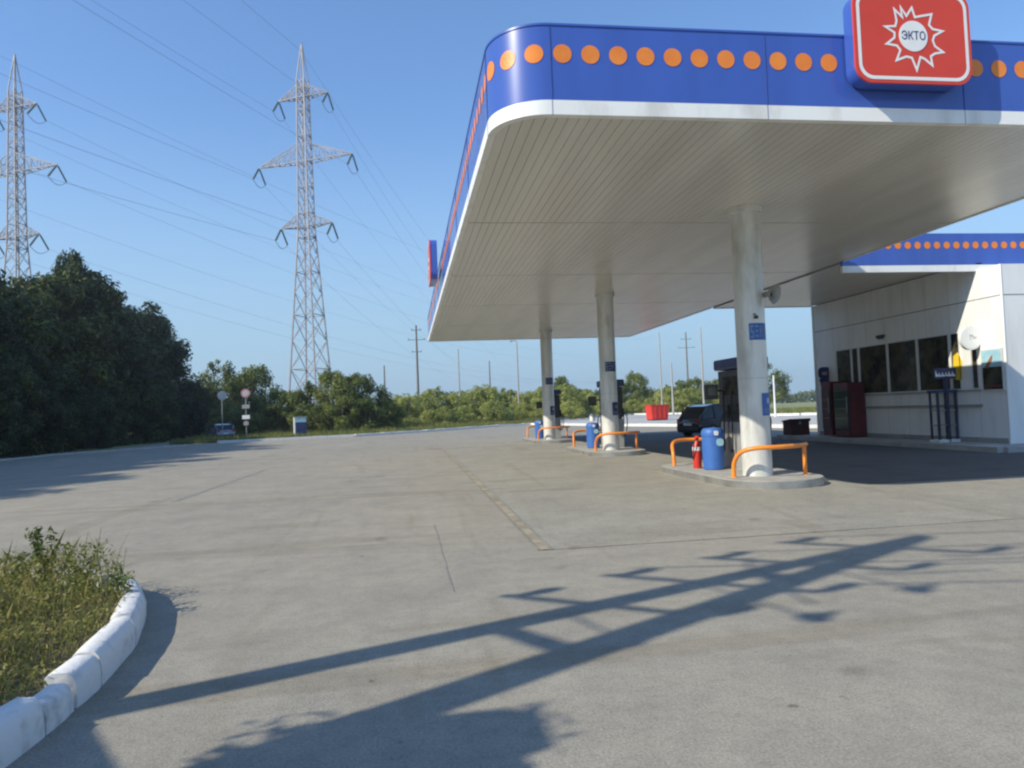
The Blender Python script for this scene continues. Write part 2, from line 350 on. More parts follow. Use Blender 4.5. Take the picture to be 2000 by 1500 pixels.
# dots
class Path:
    def __init__(s, pts):
        s.p = [Vector(p) for p in pts]; s.l = [0]
        for a, c in zip(s.p, s.p[1:]): s.l.append(s.l[-1] + (c-a).length)
    def at(s, d):
        i = 0
        while i < len(s.l)-2 and s.l[i+1] < d: i += 1
        a, c = s.p[i], s.p[i+1]; u = (c-a).normalized(); q = a + u*(d - s.l[i]); return q, Vector((u.y, -u.x))
def dots(b, P, ss, z, r, off=.006):
    for s0 in ss:
        vs = []; fs = []
        for k in range(24):
            for rr in (.5, 1):
                a = 2*math.pi*k/24; q, n = P.at(s0 + rr*r*math.cos(a)); q = q + n*off; vs.append((q.x, q.y, z + rr*r*math.sin(a)))
        q, n = P.at(s0); q = q + n*off; vs.append((q.x, q.y, z))
        for k in range(24):
            k2 = (k+1) % 24; fs += [(2*k, 2*k+1, 2*k2+1, 2*k2), (48, 2*k, 2*k2)]
        b.add(vs, fs)
fine = [(X0, Y1)] + [(X0 + RC - RC*math.cos(R(a)), Y0 + RC - RC*math.sin(R(a))) for a in range(0, 91, 2)] + [(X1, Y0)]
P = Path(fine); s_anchor = P.l[-1] - (X1 - 5.95); SP = .378
ss = []; s_ = s_anchor
while s_ > .3: ss.append(s_); s_ -= SP
s_ = s_anchor + SP
while s_ < P.l[-1] - .2: ss.append(s_); s_ += SP
dots(b := MB(), P, ss, 6.255, .125); cpart(b, 'orange_dots', m_orange)
# soffit of long narrow panels running away from the camera, with cross seams, plus the link roof to the shop
b = MB(); pw = .15; x = X0 + .11
seams = [Y0 + .11, 14.56, 20.26, 26.0, 31.8, Y1 - .11]
while x < X1 - .05:
    xe = min(x + pw - .007, X1)
    for ya, yb in zip(seams, seams[1:]):
        y0_ = ya + .025
        if ya == seams[0] and x < X0 + RC:
            t = max(0.0, RC - .1 - (x + pw/2 - X0 - .1)); y0_ = Y0 + RC - math.sqrt(max(0, (RC-.06)**2 - min(RC-.08, RC - (x + pw/2 - X0))**2))
        b.box(x, xe, y0_, yb - .025, H + .02, H + .045)
    x += pw
cpart(b, 'soffit', m_soffit)
b = MB(); b.prism([(X0+.11, Y1-.11)] + [(X0+.12 + (RC-.12)*(1-math.cos(R(a))), Y0+.12 + (RC-.12)*(1-math.sin(R(a)))) for a in range(0, 91, 15)] + [(X1, Y0+.12), (X1, Y1-.11)], H + .06, H + .28)
cpart(b, 'roof_deck', m_roof)
for ya, yb in ((Y0, 18.65), (27.6, Y1)): cpart(MB().box(X1 + .001, X1 + .06, ya, yb, H, H + .30), 'side_trim', m_band)
# bottom edge reveal between the soffit and the far fascia
# columns
COLY = [13.48, 23.83, 34.45]; XC = 6.81
def curved_patch(b, cx, cy, r, a0, a1, z0, z1, n=8):
    vs = []; 
    for i in range(n+1):
        a = R(a0 + (a1-a0)*i/n); vs += [(cx+r*math.cos(a), cy+r*math.sin(a), z0), (cx+r*math.cos(a), cy+r*math.sin(a), z1)]
    b.add(vs, [(2*i, 2*i+2, 2*i+3, 2*i+1) for i in range(n)])
for i, cy in enumerate(COLY):
    rr = .285
    o = cpart(MB().cyl(XC, cy, .15, H + .02, rr, 40), 'column', m_colm, smooth=40)
    q = MB().lathe(XC, cy, [(rr+.002, H-.10), (rr+.05, H-.095), (rr+.05, H+.018), (rr+.002, H+.019)], 40).build('collar', m_colm, o, 30)
    q = MB().lathe(XC, cy, [(rr+.001, 2.05), (rr+.006, 2.052), (rr+.006, 2.058), (rr+.001, 2.06)], 40).build('sleeve_joint', m_seam, o)
    b = MB(); curved_patch(b, XC, cy, rr+.006, -122, -40, 2.80, 3.13); up = b.build('number_plate', m_navy if i else m_bluep, o)
    b = MB(); k = rr + .010   # light marks of the pump numbers
    for (a0, a1, z0, z1) in ((-116,-106,3.05,3.09),(-116,-113,2.96,3.09),(-116,-106,2.95,2.98),(-108,-105,2.87,2.97),(-116,-106,2.84,2.87),(-99,-86,3.05,3.08),(-99,-86,2.96,2.99),(-99,-86,2.86,2.89),(-80,-77,2.85,3.08),(-72,-69,2.85,3.08),(-79,-70,2.96,2.985),(-62,-59,2.85,3.08),(-54,-51,2.85,3.08)):
        curved_patch(b, XC, cy, k, a0, a1, z0, z1, 3)
    b.build('plate_marks', m_mark, up)
    b = MB(); curved_patch(b, XC, cy, rr+.006, -86, -30, 1.32, 1.76); lo = b.build('notice_plate', m_navy if i else m_bluep, o)
    b = MB(); curved_patch(b, XC, cy, rr+.010, -62, -46, 1.56, 1.66, 3); b.build('notice_picture', m_maroon if False else m_steel, lo)
    b = MB(); 
    for z in (1.38, 1.43): curved_patch(b, XC, cy, rr+.010, -80, -38, z, z+.014, 4)
    b.build('notice_lines', m_grey, lo)
# small hook lamp above the first number plate, horn speaker on the right of the first column
b = MB(); b.tube([(6.74,13.19,3.30),(6.74,13.12,3.30),(6.735,13.08,3.25)], .012, 8); b.box(6.70,6.77,13.05,13.10,3.20,3.26)
cpart(b, 'plate_lamp', m_dark)
sp = thing('horn_speaker', 'grey horn loudspeaker fixed high on the nearest column', 'loudspeaker', (7.02, 13.24, 3.7))
MB().tube([(0,0,0),(.10,-.02,.0)], .02, 8).build('bracket', m_grey, sp)
MB().tube([(.05,.12,0),(.07,.02,0),(.09,-.06,-.01),(.12,-.14,-.02),(.14,-.17,-.03)], [.05,.055,.09,.17,.20], 20, False).build('horn', m_grey, sp, 60)
MB().tube([(.05,.14,0),(.09,-.05,-.01)], .05, 12).build('driver', m_dark, sp, 40)

# link roof from the main canopy to the shop
LY0 = 18.8; LY1 = 27.5; XW = 16.6
link = thing('link_canopy', 'blue and white fascia with orange dots running along the shop roof behind the big canopy', 'canopy', (16, 19, 0))
def lpart(b, name, m): o = b.build(name, m, link); o.location = (-16, -19, 0); return o
HF = 5.16; HL = 5.40
LP = [(X1 + .07, LY0), (34, LY0)]
sweep(b := MB(), LP, HF, HF+.19, .1, .006); lpart(b, 'white_band', m_band)
sweep(b := MB(), LP, HF+.194, HF+1.12, .1); lpart(b, 'blue_fascia', m_blue)
P2 = Path(LP); ss = [.2 + .312*i for i in range(68)]
dots(b := MB(), P2, ss, 5.93, .103); lpart(b, 'orange_dots', m_orange)
b = MB(); x = X1 + .08
while x < XW - .02:
    b.box(x, min(x+.158, XW), LY0+.11, LY1, HL+.02, HL+.045); x += .17
lpart(b, 'soffit', m_soffit)
b = MB(); b.box(X1+.07, 34, LY0+.11, LY1, HL+.06, HL+.3); lpart(b, 'roof_deck', m_roof)
b = MB(); b.box(X1+.07, XW, LY1+.001, LY1+.06, HL, HL+.35); lpart(b, 'rear_trim', m_band)

# ---------------------------------------------------------------- shop building
shop = thing('shop_building', 'white panelled petrol station shop with a band of dark windows under the link canopy', 'building', (20, 23, 0))
def spart(b, name, m, parent=None, smooth=None, lab=None):
    o = b.build(name, m, parent or shop, smooth)
    if parent is None: o.location = (-20, -23, 0)
    if lab: o['label'] = lab
    return o
YB0 = 17.95; YB1 = 27.45; WZ0 = 1.72; WZ1 = 3.46
wins = [(25.02, 25.96), (24.58, 24.97), (22.96, 24.52), (21.48, 22.91), (20.05, 21.43), (19.62, 20.00), (18.94, 19.20)]
b = MB(); b.box(XW, XW+.2, YB0, YB1, .15, WZ0); b.box(XW, XW+.2, LY0, YB1, WZ1, HL); b.box(XW, XW+.2, YB0, LY0-.001, WZ1, 5.2)
ys = sorted(wins); edges = [YB0] + [v for w_ in ys for v in w_] + [YB1]
for a, c in zip(edges[0::2], edges[1::2]): b.box(XW, XW+.2, a, c, WZ0+.0005, WZ1-.0005)
b.box(XW+.2, 33, YB0, YB0+.2, .15, 5.2); b.box(XW+.2, 33, YB0+.2, LY0-.002, 5.05, 5.198); b.box(XW+.2, 33, YB1-.2, YB1, .15, HL); b.box(33, 33.2, YB0, YB1, .15, HL)
spart(b, 'wall', m_wall)
spart(MB().tube([(XW+.04, YB1-.04, .15), (XW+.04, YB1-.04, HL)], .09, 12), 'corner_trim', m_wall, smooth=40); spart(MB().tube([(XW+.02, YB0+.02, .15), (XW+.02, YB0+.02, 5.2)], .035, 12), 'corner_trim', m_wall, smooth=40)
b = MB()
y = YB0 + 1.0
while y < YB1 - .3:
    b.box(XW-.004, XW+.002, y-.003, y+.003, .15, WZ0); b.box(XW-.004, XW+.002, y-.003, y+.003, WZ1, 5.19); y += 1.02
x = XW + 1.0
while x < 33: b.box(x-.003, x+.003, YB0-.004, YB0+.002, .15, 5.19); x += 1.02
spart(b, 'panel_joints', m_seam)
b = MB(); b.box(XW-.006, XW+.002, YB0-.006, YB1, 4.32, 4.345); b.box(XW-.0055, 33, YB0-.006, YB0+.002, 4.32, 4.345); spart(b, 'wall_moulding', mat('moulding', (.25,.26,.26), .7))
for (a, c) in wins:
    b = MB(); t = .032
    b.box(XW-.012, XW+.05, a, a+t, WZ0, WZ1); b.box(XW-.012, XW+.05, c-t, c, WZ0, WZ1)
    b.box(XW-.010, XW+.048, a+t, c-t, WZ0, WZ0+t); b.box(XW-.010, XW+.048, a+t, c-t, WZ1-t, WZ1)
    f = spart(b, 'window', m_frame)
    MB().box(XW+.012, XW+.02, a+t*.5, c-t*.5, WZ0+t*.5, WZ1-t*.5).build('pane', m_glass, f)
b = MB(); b.box(XW-.07, XW-.002, 18.86, 24.3, 1.20, 1.27); b.box(XW-.05, XW-.002, 18.86, 24.3, WZ0-.06, WZ0-.02)
spart(b, 'shelf_rail', m_grey)
b = MB(); b.box(XW-.12, XW-.002, 23.0, 23.35, 3.68, 3.76); b.box(XW-.10,XW-.02,23.04,23.31,3.63,3.68); spart(b, 'wall_lamp', m_dark)
b = MB(); b.box(XW-.02, XW-.002, 18.02, YB1, .15, .30); spart(b, 'plinth', m_grey)
b = MB(); b.box(XW+.2, 33, LY0+.12, YB1-.2, HL-.2, HL-.05); spart(b, 'ceiling_slab', m_roof)
b = MB(); b.prism([(15.55,17.1),(33,17.1),(33,28.4),(15.55,28.4)], -.02, .15)
tag(b.build('shop_pavement', m_pave), kind='structure')
kerb_line('kerb', [(15.42,17.0),(15.42,28.5)], .2, .16, m_pave); kerb_line('kerb', [(15.5,16.97),(33,16.97)], .2, .16, m_pave)

# things on and by the shop wall
dsk = thing('round_sign', 'round white sign projecting from the sunlit corner of the shop wall', 'sign', (16.30, 18.85, 3.20))
MB().tube([(0,-.05,0),(0,.05,0)], .34, 36).build('disc', m_whitep, dsk, 40)
MB().tube([(0,-.056,0),(0,-.051,0)], .30, 36).build('disc_face', m_band, dsk)
b = MB()
for (x, z, w_, h_) in ((-.05,.05,.02,.10),(-.02,.09,.08,.02),(.03,.05,.02,.08),(.06,.03,.05,.02),(.10,.0,.02,.08),(.14,.04,.04,.02),(-.05,.0,.06,.02)):
    b.box(x, x+w_, -.060, -.057, z-.03, z+h_-.03)
b.build('lettering', m_grey, dsk)
MB().bar((.30,0,.08),(.02+.30,.0,.08),.02).bar((.2,.03,.1),(.31,.03,.1),.03).bar((.2,.03,-.1),(.31,.03,-.1),.03).build('bracket', m_grey, dsk)
pb = thing('poster_board', 'framed poster with pale blue upper half on the shop corner', 'poster', (XW-.002, 18.39, 2.25))
MB().box(-.05, 0, -.38, .38, -.60, .60).build('frame', m_frame, pb)
MB().box(-.056, -.051, -.34, .34, .08, .56).build('upper_print', m_cyan, pb)
MB().box(-.056, -.051, -.34, .34, -.56, .075).build('lower_print', m_glass, pb)
b = MB(); b.ext([(-.26,-.0),(-.02,.30),(.05,.34),(.04,.22),(-.12,-.04)], (-.058,0,.08), (0,-1,0), (0,0,1), (1,0,0), -.002, .001)
b.build('printed_figure', mat('print_brown', (.35,.14,.07), .6), pb)
b = MB(); b.box(-.060,-.057,-.30,.30,-.50,-.44); b.build('print_line', m_maroon, pb)
yc = MB().ext([(-.20,-.40),(.16,-.46),(.20,.10),(.05,.40),(-.14,.30)], (XW-.012,19.74,2.46), (0,-1,0), (0,0,1), (1,0,0), 0, .006).build('yellow_card', m_yellow)
tag(yc, 'bright yellow card fixed over the window beside the white post', 'notice')
m_rack = mat('dark_rack_paint', (.035,.045,.085), .5)
rack = thing('display_rack', 'tall dark blue display rack with a white lettered header by the shop windows', 'display rack', (16.2, 19.95, .15))
b = MB()
for x in (-.30, -.0, .30): b.bar((x,-.16,.08),(x,-.16,1.55 if x else 2.0),.06 if x else .10)
for x in (-.30, .30): b.bar((x,.16,.08),(x,.16,1.55),.05)
b.build('posts', m_rack, rack)
MB().box(-.36,.36,-.20,.20,1.50,1.58).build('top_board', m_navy, rack)
for z in (.5,.95): MB().box(-.32,.32,-.18,.18,z,z+.03).build('shelf', m_grey, rack)
b = MB(); b.box(-.34,-.04,-.22,.22,0,.085); b.build('foot', m_whitep, rack); b = MB(); b.box(.04,.34,-.22,.22,0,.085); b.build('foot', m_whitep, rack)
hd = MB().box(-.38,.34,-.20,-.14,1.92,2.24).build('header', m_navy, rack)
b = MB()
for (x, w_, h_) in ((-.36,.10,.17),(-.245,.09,.11),(-.14,.10,.12),(-.02,.09,.12),(.08,.10,.14),(.20,.10,.13)):
    b.box(x, x+w_*.35, -.206, -.202, 1.99, 1.99+h_); b.box(x+w_*.36, x+w_, -.206, -.202, 1.99, 1.99+h_*.45)
b.build('header_lettering', m_whitep, hd)
def cooler(name, label, loc, w, d, h, front_m, side_m):
    t = thing(name, label, 'drinks cooler', loc, 0, 'coolers against the shop wall')
    MB().box(-d, 0, -w/2, w/2, .05, h).build('cabinet', side_m, t)
    dr = MB().box(-d-.04, -d-.002, -w/2+.03, w/2-.03, .30, h-.26).build('door', m_dark, t)
    MB().box(-d-.048, -d-.041, -w/2+.09, w/2-.09, .36, h-.32).build('glass', front_m, dr)
    MB().bar((-d-.07,-w/2+.08,.9),(-d-.07,-w/2+.08,1.5),.025).build('handle', m_steel, dr)
    MB().box(-d-.03, -d-.002, -w/2+.03, w/2-.03, h-.24, h-.02).build('header', side_m, t)
    MB().box(-d-.02, -d-.002, -w/2+.03, w/2-.03, .07, .28).build('kick_panel', m_maroon, t)
    b = MB()
    for z in (.7, 1.05, 1.4): b.box(-d-.053,-d-.049,-w/2+.10,w/2-.10,z,z+.015)
    b.build('shelf_lines', m_grey, dr); return t
cooler('drinks_cooler', 'dark red drinks cooler with a greenish glass door under the small windows', (XW-.04, 24.72, .15), .95, .62, 2.02, m_coolglass, m_maroon)
cooler('drinks_cooler', 'narrow dull red drinks cooler on the left of the glass fronted one', (XW-.04, 25.72, .15), .62, .60, 2.1, m_maroon, m_maroon)
bs = thing('hanging_shield', 'dark blue shield shaped sign on the far left end of the shop wall', 'sign', (16.42, 26.55, 2.35))
MB().ext(roundrect(.50,.46,.16), (0,0,.28), (1,0,0),(0,0,1),(0,-1,0), 0,.06).build('upper_plate', m_navy, bs)
MB().ext([(-.22,.05),(.25,.05),(.20,-.42),(.05,-.6),(-.14,-.35)], (0,0,0), (1,0,0),(0,0,1),(0,-1,0), 0,.05).build('lower_plate', m_navy, bs)
MB().box(-.12,.08,-.066,-.061,.2,.32).build('plate_mark', m_grey, bs); MB().box(.10,.19,.0,.04,-.3,.4).build('bracket', m_grey, bs)
sb = thing('sand_box', 'low dark red sand box at the far corner of the shop', 'box', (16.0, 28.1, .15))
MB().box(-.42,.42,-.3,.3,0,.56).build('body', m_brown, sb); MB().ext([(-.34,.56),(.34,.56),(.34,.60),(-.34,.68)], (0,0,0),(0,1,0),(0,0,1),(1,0,0),-.46,.46).build('lid', m_brown, sb)
MB().box(-.05,.05,-.33,-.30,.45,.58).build('latch', m_steel, sb)

# ---------------------------------------------------------------- big canopy signs
def text_mesh(body, size, extr):
    c = bpy.data.curves.new('t', 'FONT'); c.body = body; c.size = size; c.align_x = 'CENTER'; c.align_y = 'CENTER'; c.extrude = extr; c.offset = .0
    o = bpy.data.objects.new('t', c); COL.objects.link(o); dg = bpy.context.evaluated_depsgraph_get(); dg.update()
    me = bpy.data.meshes.new_from_object(o.evaluated_get(dg)); bpy.data.objects.remove(o); return me
SW, SH = 1.76, 1.32
def logo_sign(label, loc, rz):
    t = thing('logo_sign', label, 'sign', loc, rz, 'red logo signs on the canopy fascia')
    ax, ay, az = (1,0,0), (0,0,1), (0,-1,0)
    b = MB(); b.ext(roundrect(SW-.03, SH-.03, .22), (0,0,0), ax, ay, az, .0, .215); b.build('housing', m_blue, t, 30)
    b = MB(); b.ext(roundrect(SW, SH, .24), (0,0,0), ax, ay, az, .215, .245); fc = b.build('face', m_redsign, t, 30)
    # white inner border ring
    o_ = roundrect(SW-.09, SH-.09, .21); i_ = roundrect(SW-.185, SH-.185, .17); n = len(o_); vs = []; fs = []
    for (x, z) in o_: vs.append((x, -.249, z))
    for (x, z) in i_: vs.append((x, -.249, z))
    for k in range(n): fs.append((k, (k+1)%n, (k+1)%n+n, k+n))
    MB().add(vs, fs).build('border', m_whitep, fc)
    # sun outline: a closed wavy flame line drawn as a white ribbon
    ctr = [(0,1),(.10,.67),(.33,.72),(.74,.80),(.62,.42),(.75,.28),(1.12,.22),(.80,.05),(.73,-.12),(.80,-.32),(1.10,-.52),(.78,-.58),(.62,-.68),(.66,-1.0),(.38,-.78),(.22,-.72),(.06,-1.18),(-.10,-.76),(-.30,-.72),(-.68,-.86),(-.52,-.50),(-.64,-.35),(-1.02,-.30),(-.72,-.08),(-.70,.10),(-1.04,.30),(-.66,.33),(-.60,.52),(-.66,.92),(-.38,.66),(-.42,1.0),(-.22,.70)]
    cc = []
    for k, (x, z) in enumerate(ctr): cc.append(Vector((x*.40, z*.40)))
    n = len(cc); vs = []; fs = []; wd = .0155
    for k in range(n):
        a, p, c = cc[k-1], cc[k], cc[(k+1)%n]; d1 = (p-a).normalized(); d2 = (c-p).normalized(); q = Vector((d1.y,-d1.x)) + Vector((d2.y,-d2.x))
        if q.length < .2: q = p.normalized()
        q = q.normalized(); mlt = 1/max(.35, q.dot(Vector((d1.y,-d1.x)))) 
        o1 = p + q*wd*mlt; o2 = p - q*wd*mlt; vs += [(o1.x, -.249, o1.y), (o2.x, -.249, o2.y)]
    for k in range(n): k2 = (k+1)%n; fs.append((2*k, 2*k2, 2*k2+1, 2*k+1))
    lg = MB().add(vs, fs).build('sun_outline', m_whitep, fc)
    dk = MB().tube([(0,-.246,0),(0,-.252,0)], .215, 40).build('logo_disc', m_whitep, fc)
    tx = bpy.data.objects.new('lettering', text_mesh('ЭКТО', .132, .002)); COL.objects.link(tx); tx.data.materials.append(m_navy)
    tx.parent = fc; tx.location = (0, -.2545, 0); tx.rotation_euler = (R(90), 0, 0); tx.scale = (1, 1.25, 1)
    MB().bar((-.5,.0,-.3),(.5,.0,-.3),.03).bar((-.5,.0,.3),(.5,.0,.3),.03).build('mounting_rail', m_grey, t)
    return t
logo_sign('large red rounded sign with a sun logo, mounted at the right of the near fascia', (7.05, Y0-.03, 6.53), 0)
logo_sign('red rounded sign seen edge on, projecting from the left side of the canopy', (X0-.12, 24.0, 6.58), R(-90))

# ---------------------------------------------------------------- pump islands
def stadium(cx, y0, y1, r, n=14):
    return [(cx + r*math.cos(R(a)), y1 - r + r*math.sin(R(a))) for a in [180*k/n for k in range(n+1)]] + \
           [(cx + r*math.cos(R(a)), y0 + r + r*math.sin(R(a))) for a in [180+180*k/n for k in range(n+1)]]
isl_lab = ['nearest raised pump island with a rounded metal edge', 'middle raised pump island between the other two', 'farthest raised pump island at the end of the row']
gl = [['bent orange pipe guard in front of the nearest column', 'bent orange pipe guard beyond the blue bin of the nearest island'],
      ['bent orange pipe guard in front of the middle column', 'orange pipe guard at the far end of the middle island'],
      ['small looking orange pipe guard before the farthest column', 'orange pipe guard at the far end of the farthest island']]
dl = ['dark fuel dispenser with a blue header behind the nearest column', 'dark fuel dispenser behind the middle column', 'dark fuel dispenser behind the farthest column']
bl = ['blue rounded bin beside the nearest fuel dispenser', 'blue rounded bin with a white item on top, middle island', 'dark blue rounded bin by the farthest dispenser']
isl0 = gd0 = gd1 = dp0 = bin0 = None
def smooth_path(pts, n=6):
    out = []; p = [Vector(q) for q in pts]
    for i in range(len(p)-1):
        p0, p1, p2, p3 = p[max(i-1,0)], p[i], p[i+1], p[min(i+2,len(p)-1)]
        for k in range(n):
            t = k/n; out.append(.5*((2*p1)+(-p0+p2)*t+(2*p0-5*p1+4*p2-p3)*t*t+(-p0+3*p1-3*p2+p3)*t*t*t))
    return out + [p[-1]]
for i, cy in enumerate(COLY):
    oy = cy - 13.48
    if i == 0:
        isl0 = thing('pump_island', isl_lab[0], 'kerb island', (6.9, cy, 0), 0, 'pump islands under the canopy')
        b = MB(); b.prism(stadium(0, -1.29, 3.85, .97), .0, .135); b.build('metal_edge', m_islside, isl0, 30)
        b = MB(); b.prism(stadium(0, -1.27, 3.83, .95), .136, .15); b.build('top_slab', m_isl, isl0)
        gd0 = thing('pipe_guard', gl[0][0], 'guard rail', (6.9, cy, .15), 0, 'orange pipe guards on the islands')
        pth = smooth_path([(-.68,-.20,0),(-.68,-.24,.28),(-.62,-.42,.49),(-.42,-.62,.57),(-.05,-.72,.58),(.38,-.62,.58),(.70,-.40,.58),(.84,-.22,.58)])
        MB().tube(pth, .043, 12).build('bent_pipe', m_guard, gd0, 50)
        MB().tube([(.68,-.42,.0),(.68,-.42,.57)], .038, 12).build('post', m_guard, gd0, 50)
        b = MB()
        for x, y in ((-.68,-.20),(.68,-.42)): b.cyl(x, y, 0, .012, .075, 16)
        b.build('base_plate', m_guard, gd0)
        gd1 = thing('pipe_guard', gl[0][1], 'guard rail', (6.9, cy+2.75, .15), 0, 'orange pipe guards on the islands')
        MB().tube([(-q.x if False else q.x, -q.y, q.z) for q in pth], .043, 12).build('bent_pipe', m_guard, gd1, 50)
        MB().tube([(.68,.42,.0),(.68,.42,.57)], .038, 12).build('post', m_guard, gd1, 50)
        # dispenser
        dp0 = thing('fuel_dispenser', dl[0], 'fuel dispenser', (7.30, cy+1.60, .15), 0, 'fuel dispensers on the islands')
        MB().box(-.24,.30,-.55,.55,0,1.02).build('base_cabinet', m_grey, dp0)
        MB().box(-.20,.26,-.50,.50,1.02,1.34).build('nozzle_bay', m_dark, dp0)
        b = MB(); b.box(-.24,.30,-.56,.56,1.34,2.16); hd = b.build('head_unit', m_dark, dp0)
        for s_, x in ((-1,-.242),(1,.302)):
            MB().box(min(x,x+s_*.01),max(x,x+s_*.01),-.34,.34,1.62,2.02).build('display_panel', m_glass, hd)
        MB().ext(roundrect(.68,.24,.05,4), (.03,-.62,2.30), (1,0,0),(0,0,1),(0,1,0), 0, 1.24).build('header', m_navy, dp0, 30)
        for s_ in (-1, 1):
            for yy in (-.36, .05):
                nz = MB().box(.03+s_*.30-.05,.03+s_*.30+.05,yy-.06,yy+.06,1.08,1.40).build('nozzle', m_rubber, dp0)
                MB().tube(smooth_path([(.03+s_*.35,yy,1.25),(.03+s_*.48,yy+.02,1.05),(.03+s_*.46,yy+.1,.55),(.03+s_*.36,yy+.16,.4),(.03+s_*.33,yy+.18,1.0),(.03+s_*.31,yy+.2,1.7)]), .018, 8).build('hose', m_rubber, nz, 60)
        ar = MB().bar((-.30,.1,1.72),(-.52,.1,1.72),.05).box(-.78,-.50,.02,.14,1.53,1.86).build('card_reader', m_dark, dp0)
        MB().box(-.74,-.54,.014,.019,1.62,1.80).build('reader_screen', m_glass, ar)
        bin0 = thing('litter_bin', bl[0], 'bin', (6.62, cy+1.62, .15), 0, 'blue bins on the islands')
        MB().lathe(0,0,[(.20,0),(.225,.02),(.235,.45),(.235,.74)],28).build('body', m_bluep, bin0, 40)
        MB().lathe(0,0,[(.245,.735),(.245,.80),(.235,.85),(.19,.90),(.01,.92)],28).build('lid', m_bluep, bin0, 40)
        MB().ext(roundrect(.09,.10,.03,4), (-.02,-.245,.80),(1,0,0),(0,0,1),(0,-1,0),-.02,.008).build('lid_patch', m_whitep, bin0)  # small white rounded patch on the lid front
        MB().ext(roundrect(.16,.16,.06,5), (.06,-.237,.60),(1,0,0),(0,0,1),(0,-1,0),-.02,.004).build('emblem', m_cyan, bin0)
    else:
        clone(isl0, loc=(6.9, cy, 0), label=isl_lab[i]); clone(gd0, loc=(6.9, cy, .15), label=gl[i][0]); clone(gd1, loc=(6.9, cy+2.75, .15), label=gl[i][1])
        clone(dp0, loc=(7.30, cy+1.60, .15), label=dl[i]); clone(bin0, loc=(6.62, cy+1.62, .15), label=bl[i])
fe = thing('fire_extinguisher', 'red fire extinguisher with a white band standing left of the nearest blue bin', 'extinguisher', (6.43, 15.55, .15))
MB().lathe(0,0,[(.085,0),(.095,.02),(.095,.46),(.08,.54),(.035,.60),(.03,.64)],20).build('cylinder', m_red, fe, 40)
MB().lathe(0,0,[(.097,.40),(.097,.48)],20).build('label_band', m_whitep, fe, 40)
MB().box(-.03,.03,-.06,.06,.64,.70).box(-.015,.015,-.12,.04,.70,.73).build('valve', m_red, fe)
MB().tube(smooth_path([(0,-.06,.67),(-.1,-.12,.6),(-.11,-.08,.35),(-.1,-.02,.2)]), .013, 8).build('hose', m_rubber, fe, 60)
wc = thing('canister', 'white topped canister standing on the bin of the middle island', 'canister', (6.62, COLY[1]+1.62, 1.12))
MB().lathe(0,0,[(.085,0),(.09,.02),(.09,.2),(.05,.27),(.03,.28)],16).build('body', m_whitep, wc, 40); MB().lathe(0,0,[(.035,.28),(.035,.33)],12).build('cap', m_bluep, wc)

